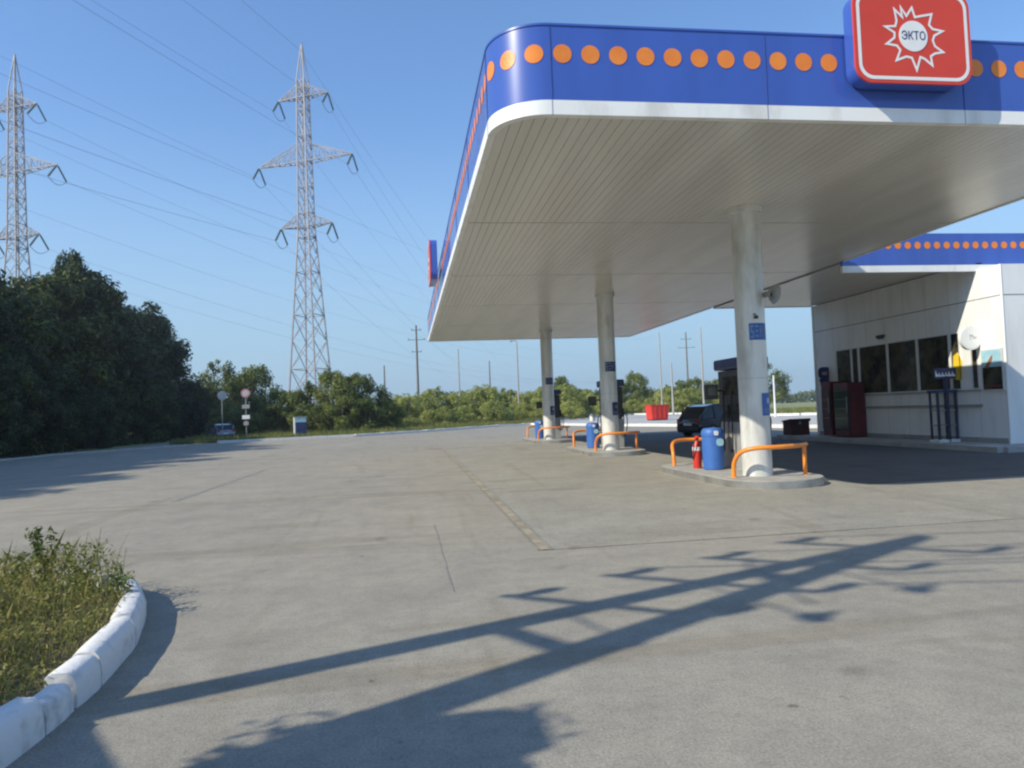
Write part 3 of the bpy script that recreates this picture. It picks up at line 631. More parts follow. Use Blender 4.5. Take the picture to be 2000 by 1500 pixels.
# ---------------------------------------------------------------- cars
def car(name, label, loc, rz, paint, L=4.2, Wd=1.7, Ht=1.45):
    t = thing(name, label, 'car', loc, rz)
    hw = Wd/2
    # lower body: lofted sections front(-x) to rear(+x)
    st = [(-.5,.30,.52,.80),(-.47,.22,.62,.92),(-.40,.17,.72,.97),(-.25,.16,.80,1.0),(-.12,.16,.88,1.0),(.1,.16,.90,1.0),(.3,.16,.92,1.0),(.42,.18,.93,.97),(.48,.24,.86,.93),(.5,.32,.70,.84)]
    vs = []; fs = []
    for (x, z0, z1, wf) in st:
        y = hw*wf
        for (yy, zz) in ((-y*.94,z0),(-y,z0+.12),(-y*1.0,(z0+z1)/2),(-y*.96,z1-.06),(-y*.86,z1),(y*.86,z1),(y*.96,z1-.06),(y,(z0+z1)/2),(y,z0+.12),(y*.94,z0)): vs.append((x*L, yy, zz))
    n = 10
    for i in range(len(st)-1):
        for k in range(n): fs.append((i*n+k, i*n+(k+1)%n, (i+1)*n+(k+1)%n, (i+1)*n+k))
    fs += [tuple(range(n))[::-1], tuple((len(st)-1)*n+k for k in range(n))]
    MB().add(vs, fs).build('body', paint, t, 35)
    prof = [(-.21,.86),(-.08,Ht-.06),(.02,Ht),(.22,Ht-.01),(.36,Ht-.10),(.455,.90)]
    def green(sc_, dz, keep):
        vs = []; fs = []
        for (x, z) in prof:
            y = hw*(.90 if z < 1.0 else .72)*sc_; vs += [(x*L, -y, z+dz), (x*L, y, z+dz)]
        for (x, z) in prof:
            y = hw*.90*sc_; vs += [(x*L, -y, .86), (x*L, y, .86)]
        m = len(prof)
        for i in range(m-1): fs += [(2*i,2*i+1,2*i+3,2*i+2), (2*i,2*i+2,2*m+2*i+2,2*m+2*i), (2*i+1,2*m+2*i+1,2*m+2*i+3,2*i+3)]
        return vs, fs
    v_, f_ = green(1, -.004, None); MB().add(v_, f_).build('windows', m_carglass, t, 25)
    b = MB(); y = hw*.72
    b.add([(-.08*L,-y,Ht-.05),(-.08*L,y,Ht-.05),(.02*L,y,Ht+.012),(.02*L,-y,Ht+.012),(.22*L,y,Ht+.002),(.22*L,-y,Ht+.002),(.36*L,y,Ht-.09),(.36*L,-y,Ht-.09)], [(0,1,2,3),(3,2,4,5),(5,4,6,7)])
    b.add([(-.08*L,-y-.01,Ht-.055),(.36*L,-y-.01,Ht-.105),(.22*L,-y-.01,Ht-.05),(.02*L,-y-.01,Ht-.04)], [(0,1,2,3)])
    for s_ in (-1,1):
        for (xa,za,xb,zb) in ((-.21,.87,-.08,Ht-.05),(.07,.9,.06,Ht-.02),(.36,Ht-.1,.455,.9),(.25,.9,.24,Ht-.03)): b.bar((xa*L,s_*hw*.905,za),(xb*L,s_*hw*.73,zb),.06,.03)
        b.bar((-.08*L,s_*y,Ht-.06),(.02*L,s_*y,Ht),.05).bar((.02*L,s_*y,Ht),(.22*L,s_*y,Ht-.01),.05).bar((.22*L,s_*y,Ht-.01),(.36*L,s_*y,Ht-.1),.05)
    b.build('roof', paint, t)
    for x in (-.31, .31):
        for s_ in (-1, 1):
            wv = MB().tube([(x*L, s_*(hw-.19), .30),(x*L, s_*(hw+.005), .30)], .30, 24).build('wheel', m_rubber, t, 30)
            MB().tube([(x*L, s_*(hw+.003), .30),(x*L, s_*(hw+.015), .30)], .18, 16).build('rim', m_steel, wv, 30)
    for s_ in (-1, 1):
        MB().box(-.485*L,-.465*L,s_*hw*.62-.16,s_*hw*.62+.16,.60,.72).build('headlight', m_lampclr, t)
        MB().box(.485*L,.497*L,s_*hw*.70-.12,s_*hw*.70+.12,.68,.88).build('tail_light', m_lampred, t)
        MB().box(-.17*L,-.14*L,s_*hw*1.02-.07,s_*hw*1.02+.07,.90,1.02).build('mirror', paint, t)
    MB().box(-.512*L,-.49*L,-.7,.7,.30,.44).build('bumper', m_dark, t); MB().box(.49*L,.512*L,-.7,.7,.34,.50).build('bumper', m_dark, t)
    MB().box(.5*L,.506*L,-.26,.26,.56,.67).build('number_plate', m_whitep, t)
    return t
car('parked_car', 'black hatchback standing beyond the nearest pump island', (15.3, 34.2, .0), R(203), m_carblk, 4.1, 1.78, 1.55)
car('parked_car', 'grey blue car parked in the shade of the dark trees', (-16.3, 66.5, .0), R(-62), m_carsil, 4.3, 1.72, 1.42)

# ---------------------------------------------------------------- small far objects
t = thing('red_container', 'bright red box container standing on the pale pavement beyond the forecourt', 'container', (24.3, 68.2, .13), R(10))
b = MB(); b.ext([(-.85,.12),(.85,.12),(.98,1.45),(-.98,1.45)], (0,0,0),(1,0,0),(0,0,1),(0,1,0),-.6,.6); b.build('body', m_red, t)
MB().box(-1.03,1.03,-.66,.66,1.45,1.52).build('rim', m_red, t)
b = MB()
for x in (-.5,0,.5): b.box(x-.03,x+.03,-.66,-.61,.15,1.44)
b.build('rib', m_red, t); MB().box(-.85,.85,-.5,.5,0,.12).build('skids', m_dark, t)
t = thing('utility_cabinet', 'tall blue and white cabinet standing behind the far white kerb', 'cabinet', (-8.85, 62.2, .0), R(14))
MB().box(-.48,.48,-.35,.35,.05,1.75).build('body', m_whitep, t)
MB().box(-.38,.48,-.37,-.352,.08,1.32).build('door', m_navy, t); MB().box(-.38,.48,-.37,-.352,1.34,1.72).build('upper_panel', m_cyan, t)
MB().box(-.52,.52,-.40,.40,1.75,1.80).build('roof', m_grey, t)
def disc_sign(label, loc, zs, rz=0):
    t = thing('road_sign', label, 'road sign', loc, rz)
    MB().cyl(0,0,0,zs[0][0]+.3,.035,10).build('post', m_grey, t)
    for z, r_, kind in zs:
        if kind == 'd':
            o = MB().tube([(0,-.06,z),(0,-.045,z)], r_, 28).build('disc', m_grey2, t)
            ring = [( .92*r_*math.cos(R(a)), .92*r_*math.sin(R(a))) for a in range(0,360,15)]
            ri = [( .76*r_*math.cos(R(a)), .76*r_*math.sin(R(a))) for a in range(0,360,15)]; n = len(ring)
            MB().add([(x,-.063,z+q) for x,q in ring]+[(x,-.063,z+q) for x,q in ri],[(k,(k+1)%n,(k+1)%n+n,k+n) for k in range(n)]).build('ring', m_red, o)
        elif kind == 'o': MB().tube([(0,-.06,z),(0,-.045,z)], r_, 28).build('disc', m_grey2, t)
        else: MB().box(-r_,r_,-.06,-.045,z-.16,z+.16).build('plate', m_whitep if kind == 'p' else m_grey, t)
    return t
disc_sign('road sign post with a red ringed disc over two small plates at the tree edge', (-13.08, 62, 0), [(3.88,.36,'d'),(2.78,.30,'g'),(1.92,.30,'p'),(1.4,.2,'g')])
disc_sign('plain white round road sign standing left of the ringed one', (-14.95, 62, 0), [(3.75,.38,'o')], R(40))
# poles
def pole(name, label, x, y, h, r0, m, arms=(), lamp=None, group='thin poles beyond the forecourt'):
    t = thing(name, label, 'pole', (x, y, 0), 0, group)
    MB().cyl(0,0,0,h,r0,10,r0*.6).build('shaft', m, t, 40)
    for (z, hw) in arms:
        a = MB().bar((-hw,0,z),(hw,0,z),.12).build('crossarm', m, t)
        b = MB()
        for s_ in (-1, 1): b.cyl(s_*hw*.9, 0, z, z+.35, .06, 8)
        b.build('insulators', m_insul, a)
    if lamp: MB().tube([(0,0,h-.1),(lamp*.5,0,h+.15),(lamp,0,h+.1)], .05, 8).tube([(lamp*.9,0,h+.1),(lamp*1.5,0,h+.05)],[.09,.14],8).build('lamp_head', m_grey, t)
    return t
pole('power_pole', 'dark power pole with two crossarms above the bushes, right of the big pylon', 2.45, 150, 20.0, .30, m_polew, ((19,1.0),(17,1.8),(14.5,1.0)))
pole('power_pole', 'short dark pole between the pylon and the crossarm pole', -4.3, 150, 11.9, .22, m_polew)
pole('power_pole', 'thin pole rising from bushes just left of the farthest column', 17.4, 150, 12.2, .18, m_polew)
pole('power_pole', 'tall power pole with crossarms seen left of the nearest dispenser', 81, 200, 22.5, .28, m_polew, ((20.5,1.6),(18,2.6)))
pole('light_pole', 'pale concrete light pole left of the farthest column', 15.4, 99, 11.2, .15, m_polec, lamp=-.6)
pole('light_pole', 'pale slim post standing in the grass under the canopy corner', 7.6, 104, 10.8, .13, m_polec)
pole('light_pole', 'pale slim pole directly behind the red container', 37.9, 104, 12.6, .13, m_polec)
pole('light_pole', 'short pale post right of the red container', 38.0, 99.8, 7.6, .17, m_polec)
pole('light_pole', 'pale pole rising behind the black hatchback', 38.5, 90, 11.6, .14, m_polec)
pole('light_pole', 'stout white post between the nearest column and the shop', 33.6, 62.5, 3.95, .10, m_whitep)

# ---------------------------------------------------------------- pylons
LD = Vector((4.6, 9.6, 0)).normalized(); AD = Vector((9.6, -4.6, 0)).normalized()
ARMS = [(34.6, 2.9, 1.3), (27.9, 5.5, 1.9), (21.2, 3.0, 1.3)]
def pylon(label, loc, first=None):
    if first: return clone(first, loc=loc, label=label)
    t = thing('lattice_pylon', label, 'pylon', loc, math.atan2(AD.y, AD.x), 'steel transmission pylons')
    def hwid(z): return 1.75 + (.60-1.75)*(z/21.0) if z < 21 else .60 + (.42-.60)*((z-21)/15.5)
    zs = [0, 3.4, 6.6, 9.5, 12.1, 14.4, 16.5, 18.4, 20.1, 21.2, 22.6, 24.0, 25.3, 26.6, 27.9, 29.2, 30.6, 32, 33.3, 34.6, 35.6, 36.6]
    b = MB(); cr_ = [(-1,-1),(1,-1),(1,1),(-1,1)]
    for za, zb in zip(zs, zs[1:]):
        for sx, sy in cr_: b.bar((sx*hwid(za),sy*hwid(za),za),(sx*hwid(zb),sy*hwid(zb),zb),.12)
    for sx, sy in cr_: b.bar((sx*hwid(36.6),sy*hwid(36.6),36.6),(0,0,40.4),.09)
    b.build('legs', m_lattice, t)
    b = MB()
    for i, (za, zb) in enumerate(zip(zs, zs[1:])):
        ha, hb = hwid(za), hwid(zb)
        for k in range(4):
            (ax,ay),(bx,by) = cr_[k], cr_[(k+1)%4]
            w_ = .055 if za < 21 else .05
            b.bar((ax*ha,ay*ha,za),(bx*hb,by*hb,zb),w_)
            if za >= 9 or True: b.bar((bx*ha,by*ha,za),(ax*hb,ay*hb,zb),w_)
            if i % 2 == 1 or zb in (21.2, 27.9, 34.6): b.bar((ax*hb,ay*hb,zb),(bx*hb,by*hb,zb),.07)
    b.build('bracing', m_lattice, t)
    for z, L_, up in ARMS:
        for s_ in (-1, 1):
            b = MB(); h_ = hwid(z); tip = Vector((s_*L_, 0, z+.15)); hz = hwid(z+up)
            for sy in (-1, 1):
                b.bar((s_*h_, sy*h_, z), tip, .09); b.bar((s_*hz, sy*hz, z+up), tip, .07)
                n = 4 if L_ > 4 else 2
                for k in range(1, n+1):
                    f = k/(n+1); p = Vector((s_*h_, sy*h_, z)).lerp(tip, f); q = Vector((s_*hz, sy*hz, z+up)).lerp(tip, f); q2 = Vector((s_*hz, sy*hz, z+up)).lerp(tip, (k-1)/(n+1))
                    b.bar(p, q, .05); b.bar(p, q2, .05)
            for k in range(1, 4):
                f = k/4; p = Vector((s_*h_, -h_, z)).lerp(tip, f); q = Vector((s_*h_, h_, z)).lerp(tip, f); b.bar(p, q, .07)
            a = b.build('crossarm', m_lattice, t)
            for dy in (-1, 1):
                b = MB(); p0 = tip; p1 = tip + Vector((0, dy*1.05, -1.5))
                for k in range(9):
                    p = p0.lerp(p1, .12 + .88*k/9); q = p0.lerp(p1, .12 + .88*(k+.75)/9); b.tube([p, q], [.12,.06], 8)
                b.bar(p0, p1, .05); b.build('insulator_string', m_insul, a)
            MB().tube(smooth_path([tip+Vector((0,-1.05,-1.5)), tip+Vector((0,-.5,-1.9)), tip+Vector((0,0,-2.05)), tip+Vector((0,.5,-1.9)), tip+Vector((0,1.05,-1.5))]), .03, 6).build('jumper_wire', m_wire, a)
    return t
PA = Vector((-9.55, 75.5, 0)); PB = Vector((-38.9, 79.8, 0))
py = pylon('steel lattice pylon standing alone in the sky behind the bushes', PA)
pylon('steel lattice pylon rising behind the dark trees at the left edge of the view', PB, py)
def wires(name, label, base, a, dirn, span, sag, dzb=0.0):
    t = None
    b = MB()
    for z, L_, up in ARMS:
        for s_ in (-1, 1):
            p0 = base + AD*s_*L_ + dirn*1.05 + Vector((0,0,z-1.35)); p1 = p0 + dirn*span + Vector((0,0,dzb))
            pts = []
            n = 26
            for k in range(n+1):
                f = k/n; p = p0.lerp(p1, f); p.z -= 4*sag*f*(1-f); pts.append(p)
            b.tube(pts, .011, 5)
    p0 = base + Vector((0,0,39.5)); p1 = p0 + dirn*span; pts = []
    for k in range(27):
        f = k/26; p = p0.lerp(p1, f); p.z -= 4*sag*.8*f*(1-f); pts.append(p)
    b.tube(pts, .014, 5)
    return tag(b.build(name, m_wire), label, 'cable', 'overhead power lines')
wires('power_lines', 'overhead wires running from the right pylon away to the horizon', PA, 0, Vector((.24,.97,0)).normalized(), 240, 9, -4)
wires('power_lines', 'overhead wires crossing the top left sky to the right pylon', PA, 0, Vector((-.334,-.943,0)).normalized(), 210, 5)
wires('power_lines', 'overhead wires running from the left edge pylon behind the other pylon', PB, 0, Vector((.58,.81,0)).normalized(), 240, 9, -4)
wires('power_lines', 'overhead wires left of the left edge pylon', PB, 0, Vector((-.334,-.943,0)).normalized(), 210, 6)

# ---------------------------------------------------------------- the shadow-casting power pole behind the camera
ap = thing('utility_pole', 'concrete A-frame utility pole with four short crossarms, behind the photographer', 'pole', (-5.8, 2.8, 0))
Dx = Vector((.8, -.6, 0)).normalized()
MB().tube([(0,0,0),(0,0,9.0)], [.15,.125], 14).build('shaft', m_polec, ap, 40)
MB().tube([(1.0,-1.62,0),(.0,-.02,8.9)], [.21,.13], 14).build('strut', m_polec, ap, 40)
for z, hl in ((8.35,.98),(7.45,.92),(6.55,.95),(5.7,.9)):
    p = Vector((0,0,z)); a = MB().bar(p - Dx*hl, p + Dx*hl, .06).build('crossarm', m_steel, ap)
    for s_ in (-1, 1):
        q = p + Dx*s_*hl*(1 if s_ > 0 else .86); MB().tube([q, q+Vector((0,0,.1)), q+Vector((0,0,.26)), q+Vector((0,0,.34))], [.03,.07,.085,.04], 10).build('insulator', m_insul, a)
for z, hl in ((7.45,1.25),(6.5,1.25),(5.45,.85)):  # added discs on thin arms, shaped for the blob shadows on the ground
    p = Vector((0,0,z)); q = p + Vector((.3,-.95,0))*hl; a = MB().bar(p, q, .022).build('disc_arm', m_steel, ap)
    MB().tube([q, q+Vector((0,0,.05))], [.13,.10], 9).tube([q+Vector((0,0,.05)), q+Vector((0,0,.2))], [.05,.03], 8).build('shadow_disc', m_grey, a)
b = MB(); b.box(.45,1.05,-1.75,-1.0,3.25,4.1); b.box(.55,.95,-1.6,-1.15,4.1,4.3); b.build('transformer_box', m_grey, ap)
b = MB(); b.tube(smooth_path([(-.2,.4,7.4),(.2,.5,7.0),(.5,.1,6.6),(.45,-.9,6.6)]), .016, 6)
b.tube(smooth_path([(.3,-.6,8.4),(.8,-.6,8.2),(1.2,-.8,8.5)]), .018, 6); b.tube(smooth_path([(.3,-.6,7.5),(.9,-.6,7.3),(1.4,-.8,7.5)]), .018, 6)
b.build('drop_cables', m_rubber, ap, 60)
b = MB(); b.bar((0,0,7.0),(.22,-.38,7.0),.12); b.bar((0,0,5.0),(.44,-.7,5.0),.1); b.bar((0,0,3.0),(.66,-1.08,3.0),.12); b.build('tie_beam', m_polec, ap)
b = MB()
for z, hl in ((8.65,1.02),(7.75,.95),(6.85,1.0)):
    for s_ in (-1, 1):
        p0 = Vector((-5.8,2.8,z)) + Dx*s_*hl; p1 = p0 + Vector((42,-6.5,0)); pts = []
        for k in range(17):
            f = k/16; p = p0.lerp(p1, f); p.z -= 4*.7*f*(1-f); pts.append(p)
        b.tube(pts, .016, 5)
tag(b.build('service_wires', m_wire), 'thin service wires leaving the A-frame pole, out of view overhead', 'cable')

# ---------------------------------------------------------------- vegetation
def quad(b, c, n, s, asp, r2):
    n = n.normalized(); u = n.orthogonal().normalized(); v = n.cross(u); a = r2.uniform(0, 6.28)
    u, v = u*math.cos(a)+v*math.sin(a), v*math.cos(a)-u*math.sin(a)
    u *= s; v *= s*asp; k = len(b.v)
    b.v += [tuple(c-u*.9-v*.1), tuple(c+v*.55-u*.1), tuple(c+u), tuple(c-v*.55+u*.05)]; b.f.append((k,k+1,k+2,k+3))
def rvec(r2):
    while True:
        v = Vector((r2.uniform(-1,1), r2.uniform(-1,1), r2.uniform(-1,1)))
        if .01 < v.length < 1: return v
def foliage(r2, clumps, per, ls, spread_asp=.75):
    b = MB()
    for c, cr_ in clumps:
        n = int(per * cr_ * cr_)
        for _ in range(n):
            d = rvec(r2).normalized(); rad = cr_ * (r2.random() ** .45); p = c + Vector((d.x, d.y, d.z*spread_asp))*rad
            nn = (d + rvec(r2)*.9 + Vector((0,0,.35)))
            quad(b, p, nn, ls*r2.uniform(.6,1.35), r2.uniform(.55,.9), r2)
    return b
def tree_meshes(seed, H_, Rr, low, nb, per, ls, m, tr=.22):
    r2 = random.Random(seed); clumps = []; tb = MB()
    lean = Vector((r2.uniform(-.3,.3), r2.uniform(-.3,.3), 0)); top = Vector((0,0,H_*.9)) + lean
    tb.tube(smooth_path([(0,0,-.2),Vector((0,0,H_*.3))+lean*.2,Vector((0,0,H_*.62))+lean*.6,top],3), [tr*(1-.9*k/9)+.02 for k in range(10)], 8)
    for i in range(nb):
        f = r2.random(); z = H_*(low + (1-low)*f**.85); prof = math.sin(math.pi*min(1,.22+.78*(f)))**.6 if f < .99 else .2
        a = r2.uniform(0, 6.283); rr = Rr*prof*math.sqrt(r2.uniform(.25,1))
        c = Vector((math.cos(a)*rr, math.sin(a)*rr, z)); cr_ = Rr*r2.uniform(.20,.38)*(1 if f < .85 else .7); c.z = min(c.z, H_-cr_*.5)
        clumps.append((c, cr_))
        if i % 3 == 0:
            s0 = Vector((0,0,max(.6,z*.62))) + lean*.4; mid = s0.lerp(c, .55) + Vector((0,0,.25)); tb.tube([s0, mid, c], [tr*.35, tr*.2, .02], 6)
    for k in range(3):   # spiky leaders for an uneven outline
        a = r2.uniform(0,6.28); rr = Rr*r2.uniform(0,.45); z = H_*r2.uniform(.93,1.07); clumps.append((Vector((math.cos(a)*rr, math.sin(a)*rr, z)), Rr*.13)); clumps.append((Vector((math.cos(a)*rr, math.sin(a)*rr, z-.5)), Rr*.19))
    return foliage(r2, clumps, per, ls).mesh('crown', m), tb.mesh('trunk', m_bark, 60)
def make_tree(name, meshes, label, loc, rz, sc, group, cat='tree'):
    t = thing(name, label, cat, loc, rz, group); t.scale = sc if isinstance(sc, tuple) else (sc, sc, sc)
    for nm, me in zip(('crown','trunk'), meshes):
        o = bpy.data.objects.new(nm, me); COL.objects.link(o); o.parent = t
    return t
TM = [tree_meshes(11+k, 12.0, 4.2, .10, 80, 150, .20, m_tree) for k in range(4)]
BM_ = [tree_meshes(51+k, 4.0, 2.4, .06, 34, 330, .125, m_shrub, .1) for k in range(3)]
PM = [tree_meshes(81+k, 3.6, 2.3, .05, 36, 330, .12, m_shrub2, .08) for k in range(3)]
r3 = random.Random(99)
# dense row on the left: seen part Y 50..98, plus the nearer trees that throw the shade on the asphalt
y = 4.0; i = 0
spec = []
while y < 90:
    h = 14.0 if y < 45 else 12.0 if y < 60 else 14.0 if y < 63.5 else 14.3 if y < 68 else 13.5 if y < 80 else 13.9
    h += r3.uniform(-.6, .7)
    spec.append((-28.4 + r3.uniform(-1.0,.9), y, h)); y += r3.uniform(3.9, 4.9)
for (x, y, h) in spec:
    lab = 'tall dark deciduous tree in the dense row along the left edge'
    if y > 85.5: lab = 'last dark tree at the right hand end of the dense row'
    make_tree('deciduous_tree', TM[i % 4], lab, (x, y, 0), r3.uniform(0,6.28), (h/12*.98, h/12*.98, h/12), 'dense dark tree row on the left'); i += 1
make_tree('deciduous_tree', TM[2], 'slim spiky tree rising above the rest of the dark left row', (-28.0, 66.0, 0), 1.2, (.5,.5,1.38), 'dense dark tree row on the left')
for k in range(12):      # second row behind, closing the gaps
    y = 12 + k*8.2; h = 12.6 + r3.uniform(-1, 1.2)
    make_tree('deciduous_tree', TM[(k*3+1) % 4], 'dark tree standing behind the front row of the dense left trees', (-35 + r3.uniform(-1.5,1.5), y, 0), r3.uniform(0,6.28), h/12, 'dense dark tree row on the left')
for k in range(20):      # understory
    y = 34 + k*3.2 + r3.uniform(-1,1); x = -23.7 + r3.uniform(-.8,.8)
    make_tree('undergrowth_bush', TM[k % 4], 'dark bush filling the foot of the left tree row', (x, y, -.4), r3.uniform(0,6.28), r3.uniform(.40,.56), 'bushes under the left trees', 'bush')
# smaller trees behind the road signs
for (x, y, h, lab) in ((-24.0,97,9.2,'round tree behind the road signs, left one of three'), (-21.0,99,7.6,'middle small tree behind the road signs'), (-19.2,96,8.6,'right hand small tree behind the road signs'), (-22.6,90,5.2,'low yellowish bush tree below the white round sign')):
    make_tree('small_tree', BM_[i % 3], lab, (x, y, 0), r3.uniform(0,6.28), (h/4*.62,h/4*.62,h/4), 'small trees by the road signs'); i += 1
# bush belts
def belt(name, meshes, lab, grp, pts):
    for k, (x, y, h, wd) in enumerate(pts):
        base = 4.0 if meshes is BM_ else 3.6
        make_tree(name, meshes[k % 3], lab, (x, y, 0), r3.uniform(0,6.28), (h/base*wd, h/base*wd, h/base), grp, 'bush')
belt('dark_bush', BM_, 'dark green bush around the foot of the right pylon', 'dark bushes at the pylon foot',
     [(-17.5,75,3.2,1.0),(-16.0,70,2.6,1.1),(-14.6,72,3.9,.9),(-12.6,73,4.4,.85),(-10.8,71,4.3,.85),(-9.0,70.5,4.9,.8),(-7.0,71.5,6.0,.72),(-5.0,72,5.8,.75),(-3.4,73,4.6,.85),(-12,69,3.0,1.0),(-6.0,68.5,3.6,.9),(-8.8,67.6,2.8,1.0),(-3.9,68.5,3.2,.9),(-14.2,67,2.4,1.0),(-1.9,74,3.2,.9)])
pts = []
for k in range(17): pts.append((-1.5 + k*1.75 + r3.uniform(-.6,.6), 90 + k*1.1 + r3.uniform(-4,4), r3.uniform(3.6,5.2) - (.7 if k < 2 else 0), r3.uniform(.8,1.05)))
for k in range(12): pts.append((0 + k*2.0 + r3.uniform(-.8,.8), 80 + k*1.6 + r3.uniform(-2,3), r3.uniform(1.7,3.0), r3.uniform(1,1.4)))
belt('pale_bush', PM, 'yellow green bush in the scrub beyond the far kerb', 'yellow green scrub beyond the kerb', [q for q in pts if q[1] > 76 + q[0]*.5 or q[0] < 8])
pts = []
for k in range(17): pts.append((24 + k*2.6 + r3.uniform(-1,1), 133 + r3.uniform(-6,8), r3.uniform(4.6,6.6), r3.uniform(.75,1.0)))
pts += [(73.5,140,9.2,.8),(45,138,8.0,.75),(30,140,8.0,.65)]
belt('tall_bush', BM_, 'green bush of the hedge seen between the canopy columns', 'hedge behind the columns', pts)
pts = []
for k in range(13): pts.append((22 + k*2.9 + r3.uniform(-1,1), 124 + r3.uniform(-4,4), r3.uniform(2.6,4.6), r3.uniform(.9,1.2)))
belt('pale_bush', PM, 'yellow green bush in front of the hedge behind the columns', 'pale bushes before the hedge', pts)
# far woods: one ragged belt on the horizon
r2 = random.Random(3); b = MB()
for k in range(11000):
    x = r2.uniform(-160, 420); hh = 8.5 + 3*math.sin(x*.05) + 2*math.sin(x*.021+1)
    z = hh*(r2.random()**.7); quad(b, Vector((x, 400 + r2.uniform(-8,8), z)), rvec(r2), r2.uniform(1.0,2.0), .8, r2)
tag(b.build('distant_woods', m_shrub), 'low dark band of distant woods along the horizon', 'woods', kind='stuff')
# field grass beyond the kerbs
r2 = random.Random(4); b = MB()
def blade(b, x, y, z, h, w_, r2, bend=.35):
    a = r2.uniform(0, 6.283); dx, dy = math.cos(a), math.sin(a); bx, by = r2.uniform(-bend,bend)*h, r2.uniform(-bend,bend)*h; k = len(b.v)
    b.v += [(x-dx*w_, y-dy*w_, z), (x+dx*w_, y+dy*w_, z), (x+dx*w_*.7+bx*.4, y+dy*w_*.7+by*.4, z+h*.6), (x+bx, y+by, z+h), (x-dx*w_*.7+bx*.4, y-dy*w_*.7+by*.4, z+h*.6)]; b.f.append((k,k+1,k+2,k+3,k+4))
n = 0
while n < 26000:
    x = r2.uniform(-18, 16); yk = 58 if x < -11 else (58 + (x+11)*.25 if x < -4.3 else (59.8 + (x+4.3)*1.18))
    y = yk + .35 + (r2.random()**1.6)*26
    if x < -14 and y > 62: x -= 0
    blade(b, x, y, -.03, r2.uniform(.15,.5)*(1+1.1*(y-yk)/12), .035, r2); n += 1
n = 0
while n < 9000:
    x = r2.uniform(36, 95); y = r2.uniform(55, 120)
    if x < 42 and y < 118: x += 7
    blade(b, x, y, -.03, r2.uniform(.25,.6), .06, r2); n += 1
tag(b.build('field_grass', m_grass), 'rough grass and weeds growing beyond the white kerbs', 'grass', kind='stuff')

# ---------------------------------------------------------------- planter bed in the left foreground
KO = [(-2.45,-1.5),(-2.28,.4),(-2.08,2.2),(-1.97,3.4),(-1.91,4.15),(-1.91,4.85),(-1.99,5.65),(-2.21,6.52),(-2.50,7.15),(-2.95,7.62),(-3.7,7.95),(-4.7,8.05),(-6.2,8.0),(-9,7.7)]
sheet('planter_soil', [(x-.12, y) for x, y in KO] + [(-9,-1.5)], .10, m_soil)
def kerb_block(b, a, c, na, nc, wd, h, r2):
    a = Vector(a); c = Vector(c)
    prof = [(0,-.03),(.0,h*.55),(-.018,h*.86),(-.055,h),(-wd*.8,h+.004),(-wd,h-.02),(-wd,-.03)]
    m = 5; vs = []; fs = []; j = [[r2.uniform(-.003,.003) for _ in prof] for _ in range(m+1)]
    for i in range(m+1):
        f = i/m; p = a.lerp(c, f); nn = (na.lerp(nc, f)).normalized(); e = .005 if i in (0, m) else 0
        for q, (o, z) in enumerate(prof):
            o2 = o - (e if o > -.03 else -e) + j[i][q]; vs.append((p.x + nn.x*o2, p.y + nn.y*o2, z - (e if z > 0 else 0) + j[i][q]*.6))
    n = len(prof)
    for i in range(m):
        for q in range(n): fs.append((i*n+q, (i+1)*n+q, (i+1)*n+(q+1)%n, i*n+(q+1)%n))
    fs += [tuple(range(n)), tuple(m*n+q for q in range(n))[::-1]]
    b.add(vs, fs)
r2 = random.Random(21); b = MB(); nrm = []
for i, p in enumerate(KO):
    a = Vector(KO[max(i-1,0)]); c = Vector(KO[min(i+1,len(KO)-1)]); d = (c-a).normalized(); nrm.append(Vector((d.y, -d.x)))
for i in range(len(KO)-1):
    a, c = Vector(KO[i]), Vector(KO[i+1]); L_ = (c-a).length; g = .009/L_
    na, nc = nrm[i], nrm[i+1]
    if i == 4:      # broken stretch: a chipped short piece between two full blocks
        kerb_block(b, a.lerp(c,.0+g), a.lerp(c,.46), na, na.lerp(nc,.5), .15, .165, r2); kerb_block(b, a.lerp(c,.52), a.lerp(c,1-g), na.lerp(nc,.5), nc, .18, .205, r2)
    else: kerb_block(b, a.lerp(c,g), a.lerp(c,1-g), na, nc, .18, .215 + r2.uniform(-.003,.003), r2)
tag(b.build('planter_kerb', m_whitekerb, smooth=50), kind='structure')
def inside(x, y, inset=.2):
    xs = None
    for (ax, ay), (bx, by) in zip(KO, KO[1:]):
        if ay <= y < by: xs = ax + (bx-ax)*(y-ay)/(by-ay)
    if y > 7.95: return False
    if xs is None: return False
    # around the nose of the bed
    return x < xs - inset
def hgt(x, y):
    e = min(1.0, max(.0, (-2.1 - x)/.9)); e2 = min(1.0, max(0.45, (8.0-y)/.8)); return .16 + .26*e*e2 + .07*math.sin(x*3.1+y*2.3) + .05*math.sin(x*7-y*5)
r2 = random.Random(31); b = MB(); n = 0
while n < 42000:
    x = r2.uniform(-6.2, -1.95); y = r2.uniform(2.6, 8.0)
    if not inside(x, y, .17 + r2.uniform(-.06,.1)): continue
    n += 1; h = hgt(x, y); k = r2.random()
    if k < .2: blade(b, x, y, .10, h*r2.uniform(.5,1.35), .003, r2, .6)
    else:
        z = .10 + h*(r2.random()**.6); nn = rvec(r2) + Vector((0,0,.5)); quad(b, Vector((x + r2.uniform(-.03,.03), y + r2.uniform(-.03,.03), z)), nn, r2.uniform(.012,.030), r2.uniform(.35,.8), r2)
tag(b.build('planter_weeds', m_weed), 'thick low weeds and dry grass filling the bed inside the white kerb', 'weeds', kind='stuff')
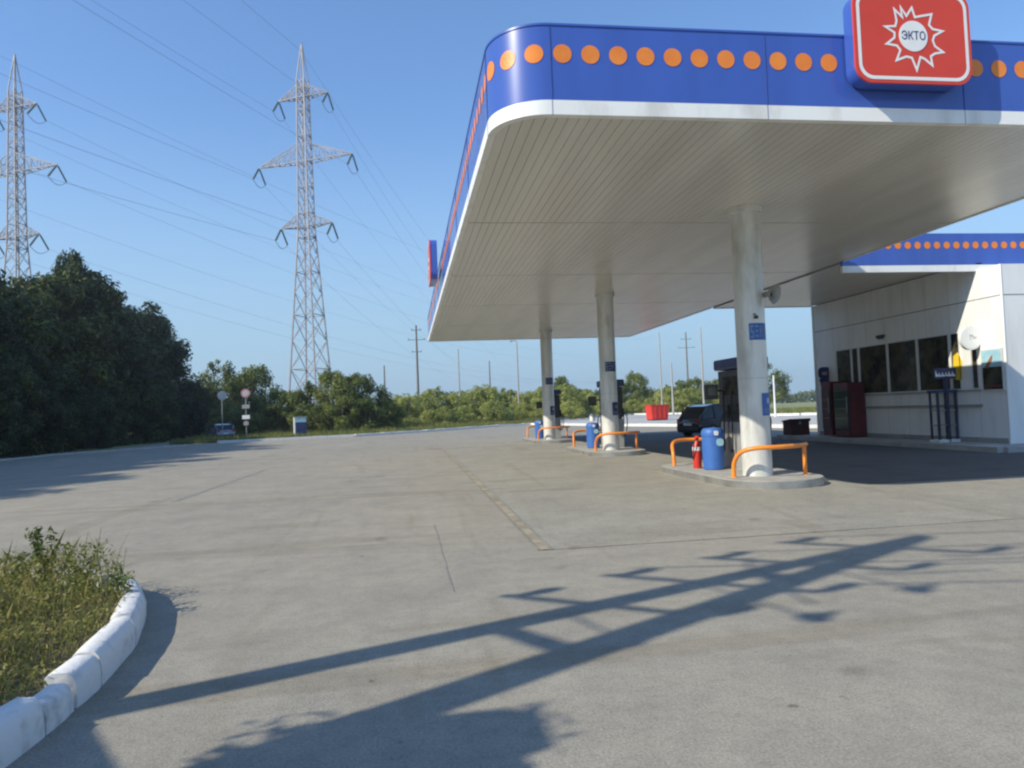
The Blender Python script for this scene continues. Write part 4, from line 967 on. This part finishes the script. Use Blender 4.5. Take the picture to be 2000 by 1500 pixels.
def weed(label, x, y, h, nl, spread=.10, ls=.028, bare=False):
    t = thing('tall_weed', label, 'weed', (x, y, .10), 0, 'tall weeds in the planter bed'); b = MB(); s = MB(); r = random.Random(int(abs(x*100)+h*77))
    for q in range(4 if not bare else 1):
        top = Vector((r.uniform(-spread,spread)*1.3, r.uniform(-spread,spread)*1.3, h*r.uniform(.75,1))) if not bare else Vector((spread, 0, h)); mid = top*.5 + Vector((r.uniform(-.02,.02), r.uniform(-.02,.02), 0))
        pth = smooth_path([(0,0,0), mid, top], 4); s.tube(pth, [.004*(1-.7*k/(len(pth)-1)) for k in range(len(pth))], 5)
        for k in range(nl):
            f = r.uniform(.25 if not bare else .45, 1); p = (Vector((0,0,0)).lerp(mid, f*2) if f < .5 else mid.lerp(top, f*2-1)); o = rvec(r)*spread*(.55 if not bare else .12)*(1.15-f*.6)
            quad(b, p + o, rvec(r) + Vector((0,0,.4)), ls*r.uniform(.6,1.3), r.uniform(.4,.8), r)
    s.build('stem', m_shrub, t); b.build('leaves', m_weed if bare else m_shrub, t); return t
weed('tallest leafy weed, a green spire at the back of the foreground bed', -3.16, 6.98, .66, 85, .13, .034)
weed('leafy weed spire right behind the tallest one', -2.90, 6.85, .46, 55, .12, .03)
weed('leafy weed near the kerb tip of the foreground bed', -2.44, 6.55, .34, 60, .13, .028)
weed('thin bare seed stalk, tallest of the three beside the kerb', -2.74, 6.85, .62, 12, .05, .010, True)
weed('thin bare seed stalk left of the tallest stalk', -2.92, 7.0, .56, 12, .06, .010, True)
weed('short thin seed stalk nearest to the kerb tip', -2.52, 6.75, .44, 10, .07, .010, True)
weed('leafy weed at the left edge of the picture in the foreground bed', -3.42, 6.75, .50, 60, .15, .03)

sap = make_tree('young_tree', tree_meshes(301, 3.8, 1.0, .40, 40, 900, .06, m_tree, .06), 'young leafy tree by the A-frame pole, out of view beside the photographer', (-4.5, 1.5, 0), .4, 1.0, None)

# ---------------------------------------------------------------- air
hm = bpy.data.materials.new('haze_air'); hm.use_nodes = True; t = hm.node_tree; t.nodes.remove(t.nodes['Principled BSDF'])
pv = t.nodes.new('ShaderNodeVolumePrincipled'); pv.inputs['Color'].default_value = (.80,.88,1,1); pv.inputs['Density'].default_value = .00045; pv.inputs['Anisotropy'].default_value = .3
t.links.new(pv.outputs[0], t.nodes['Material Output'].inputs['Volume'])
tag(MB().box(-960, 1260, -460, 1560, -1.1, 60).build('haze', hm), kind='stuff')
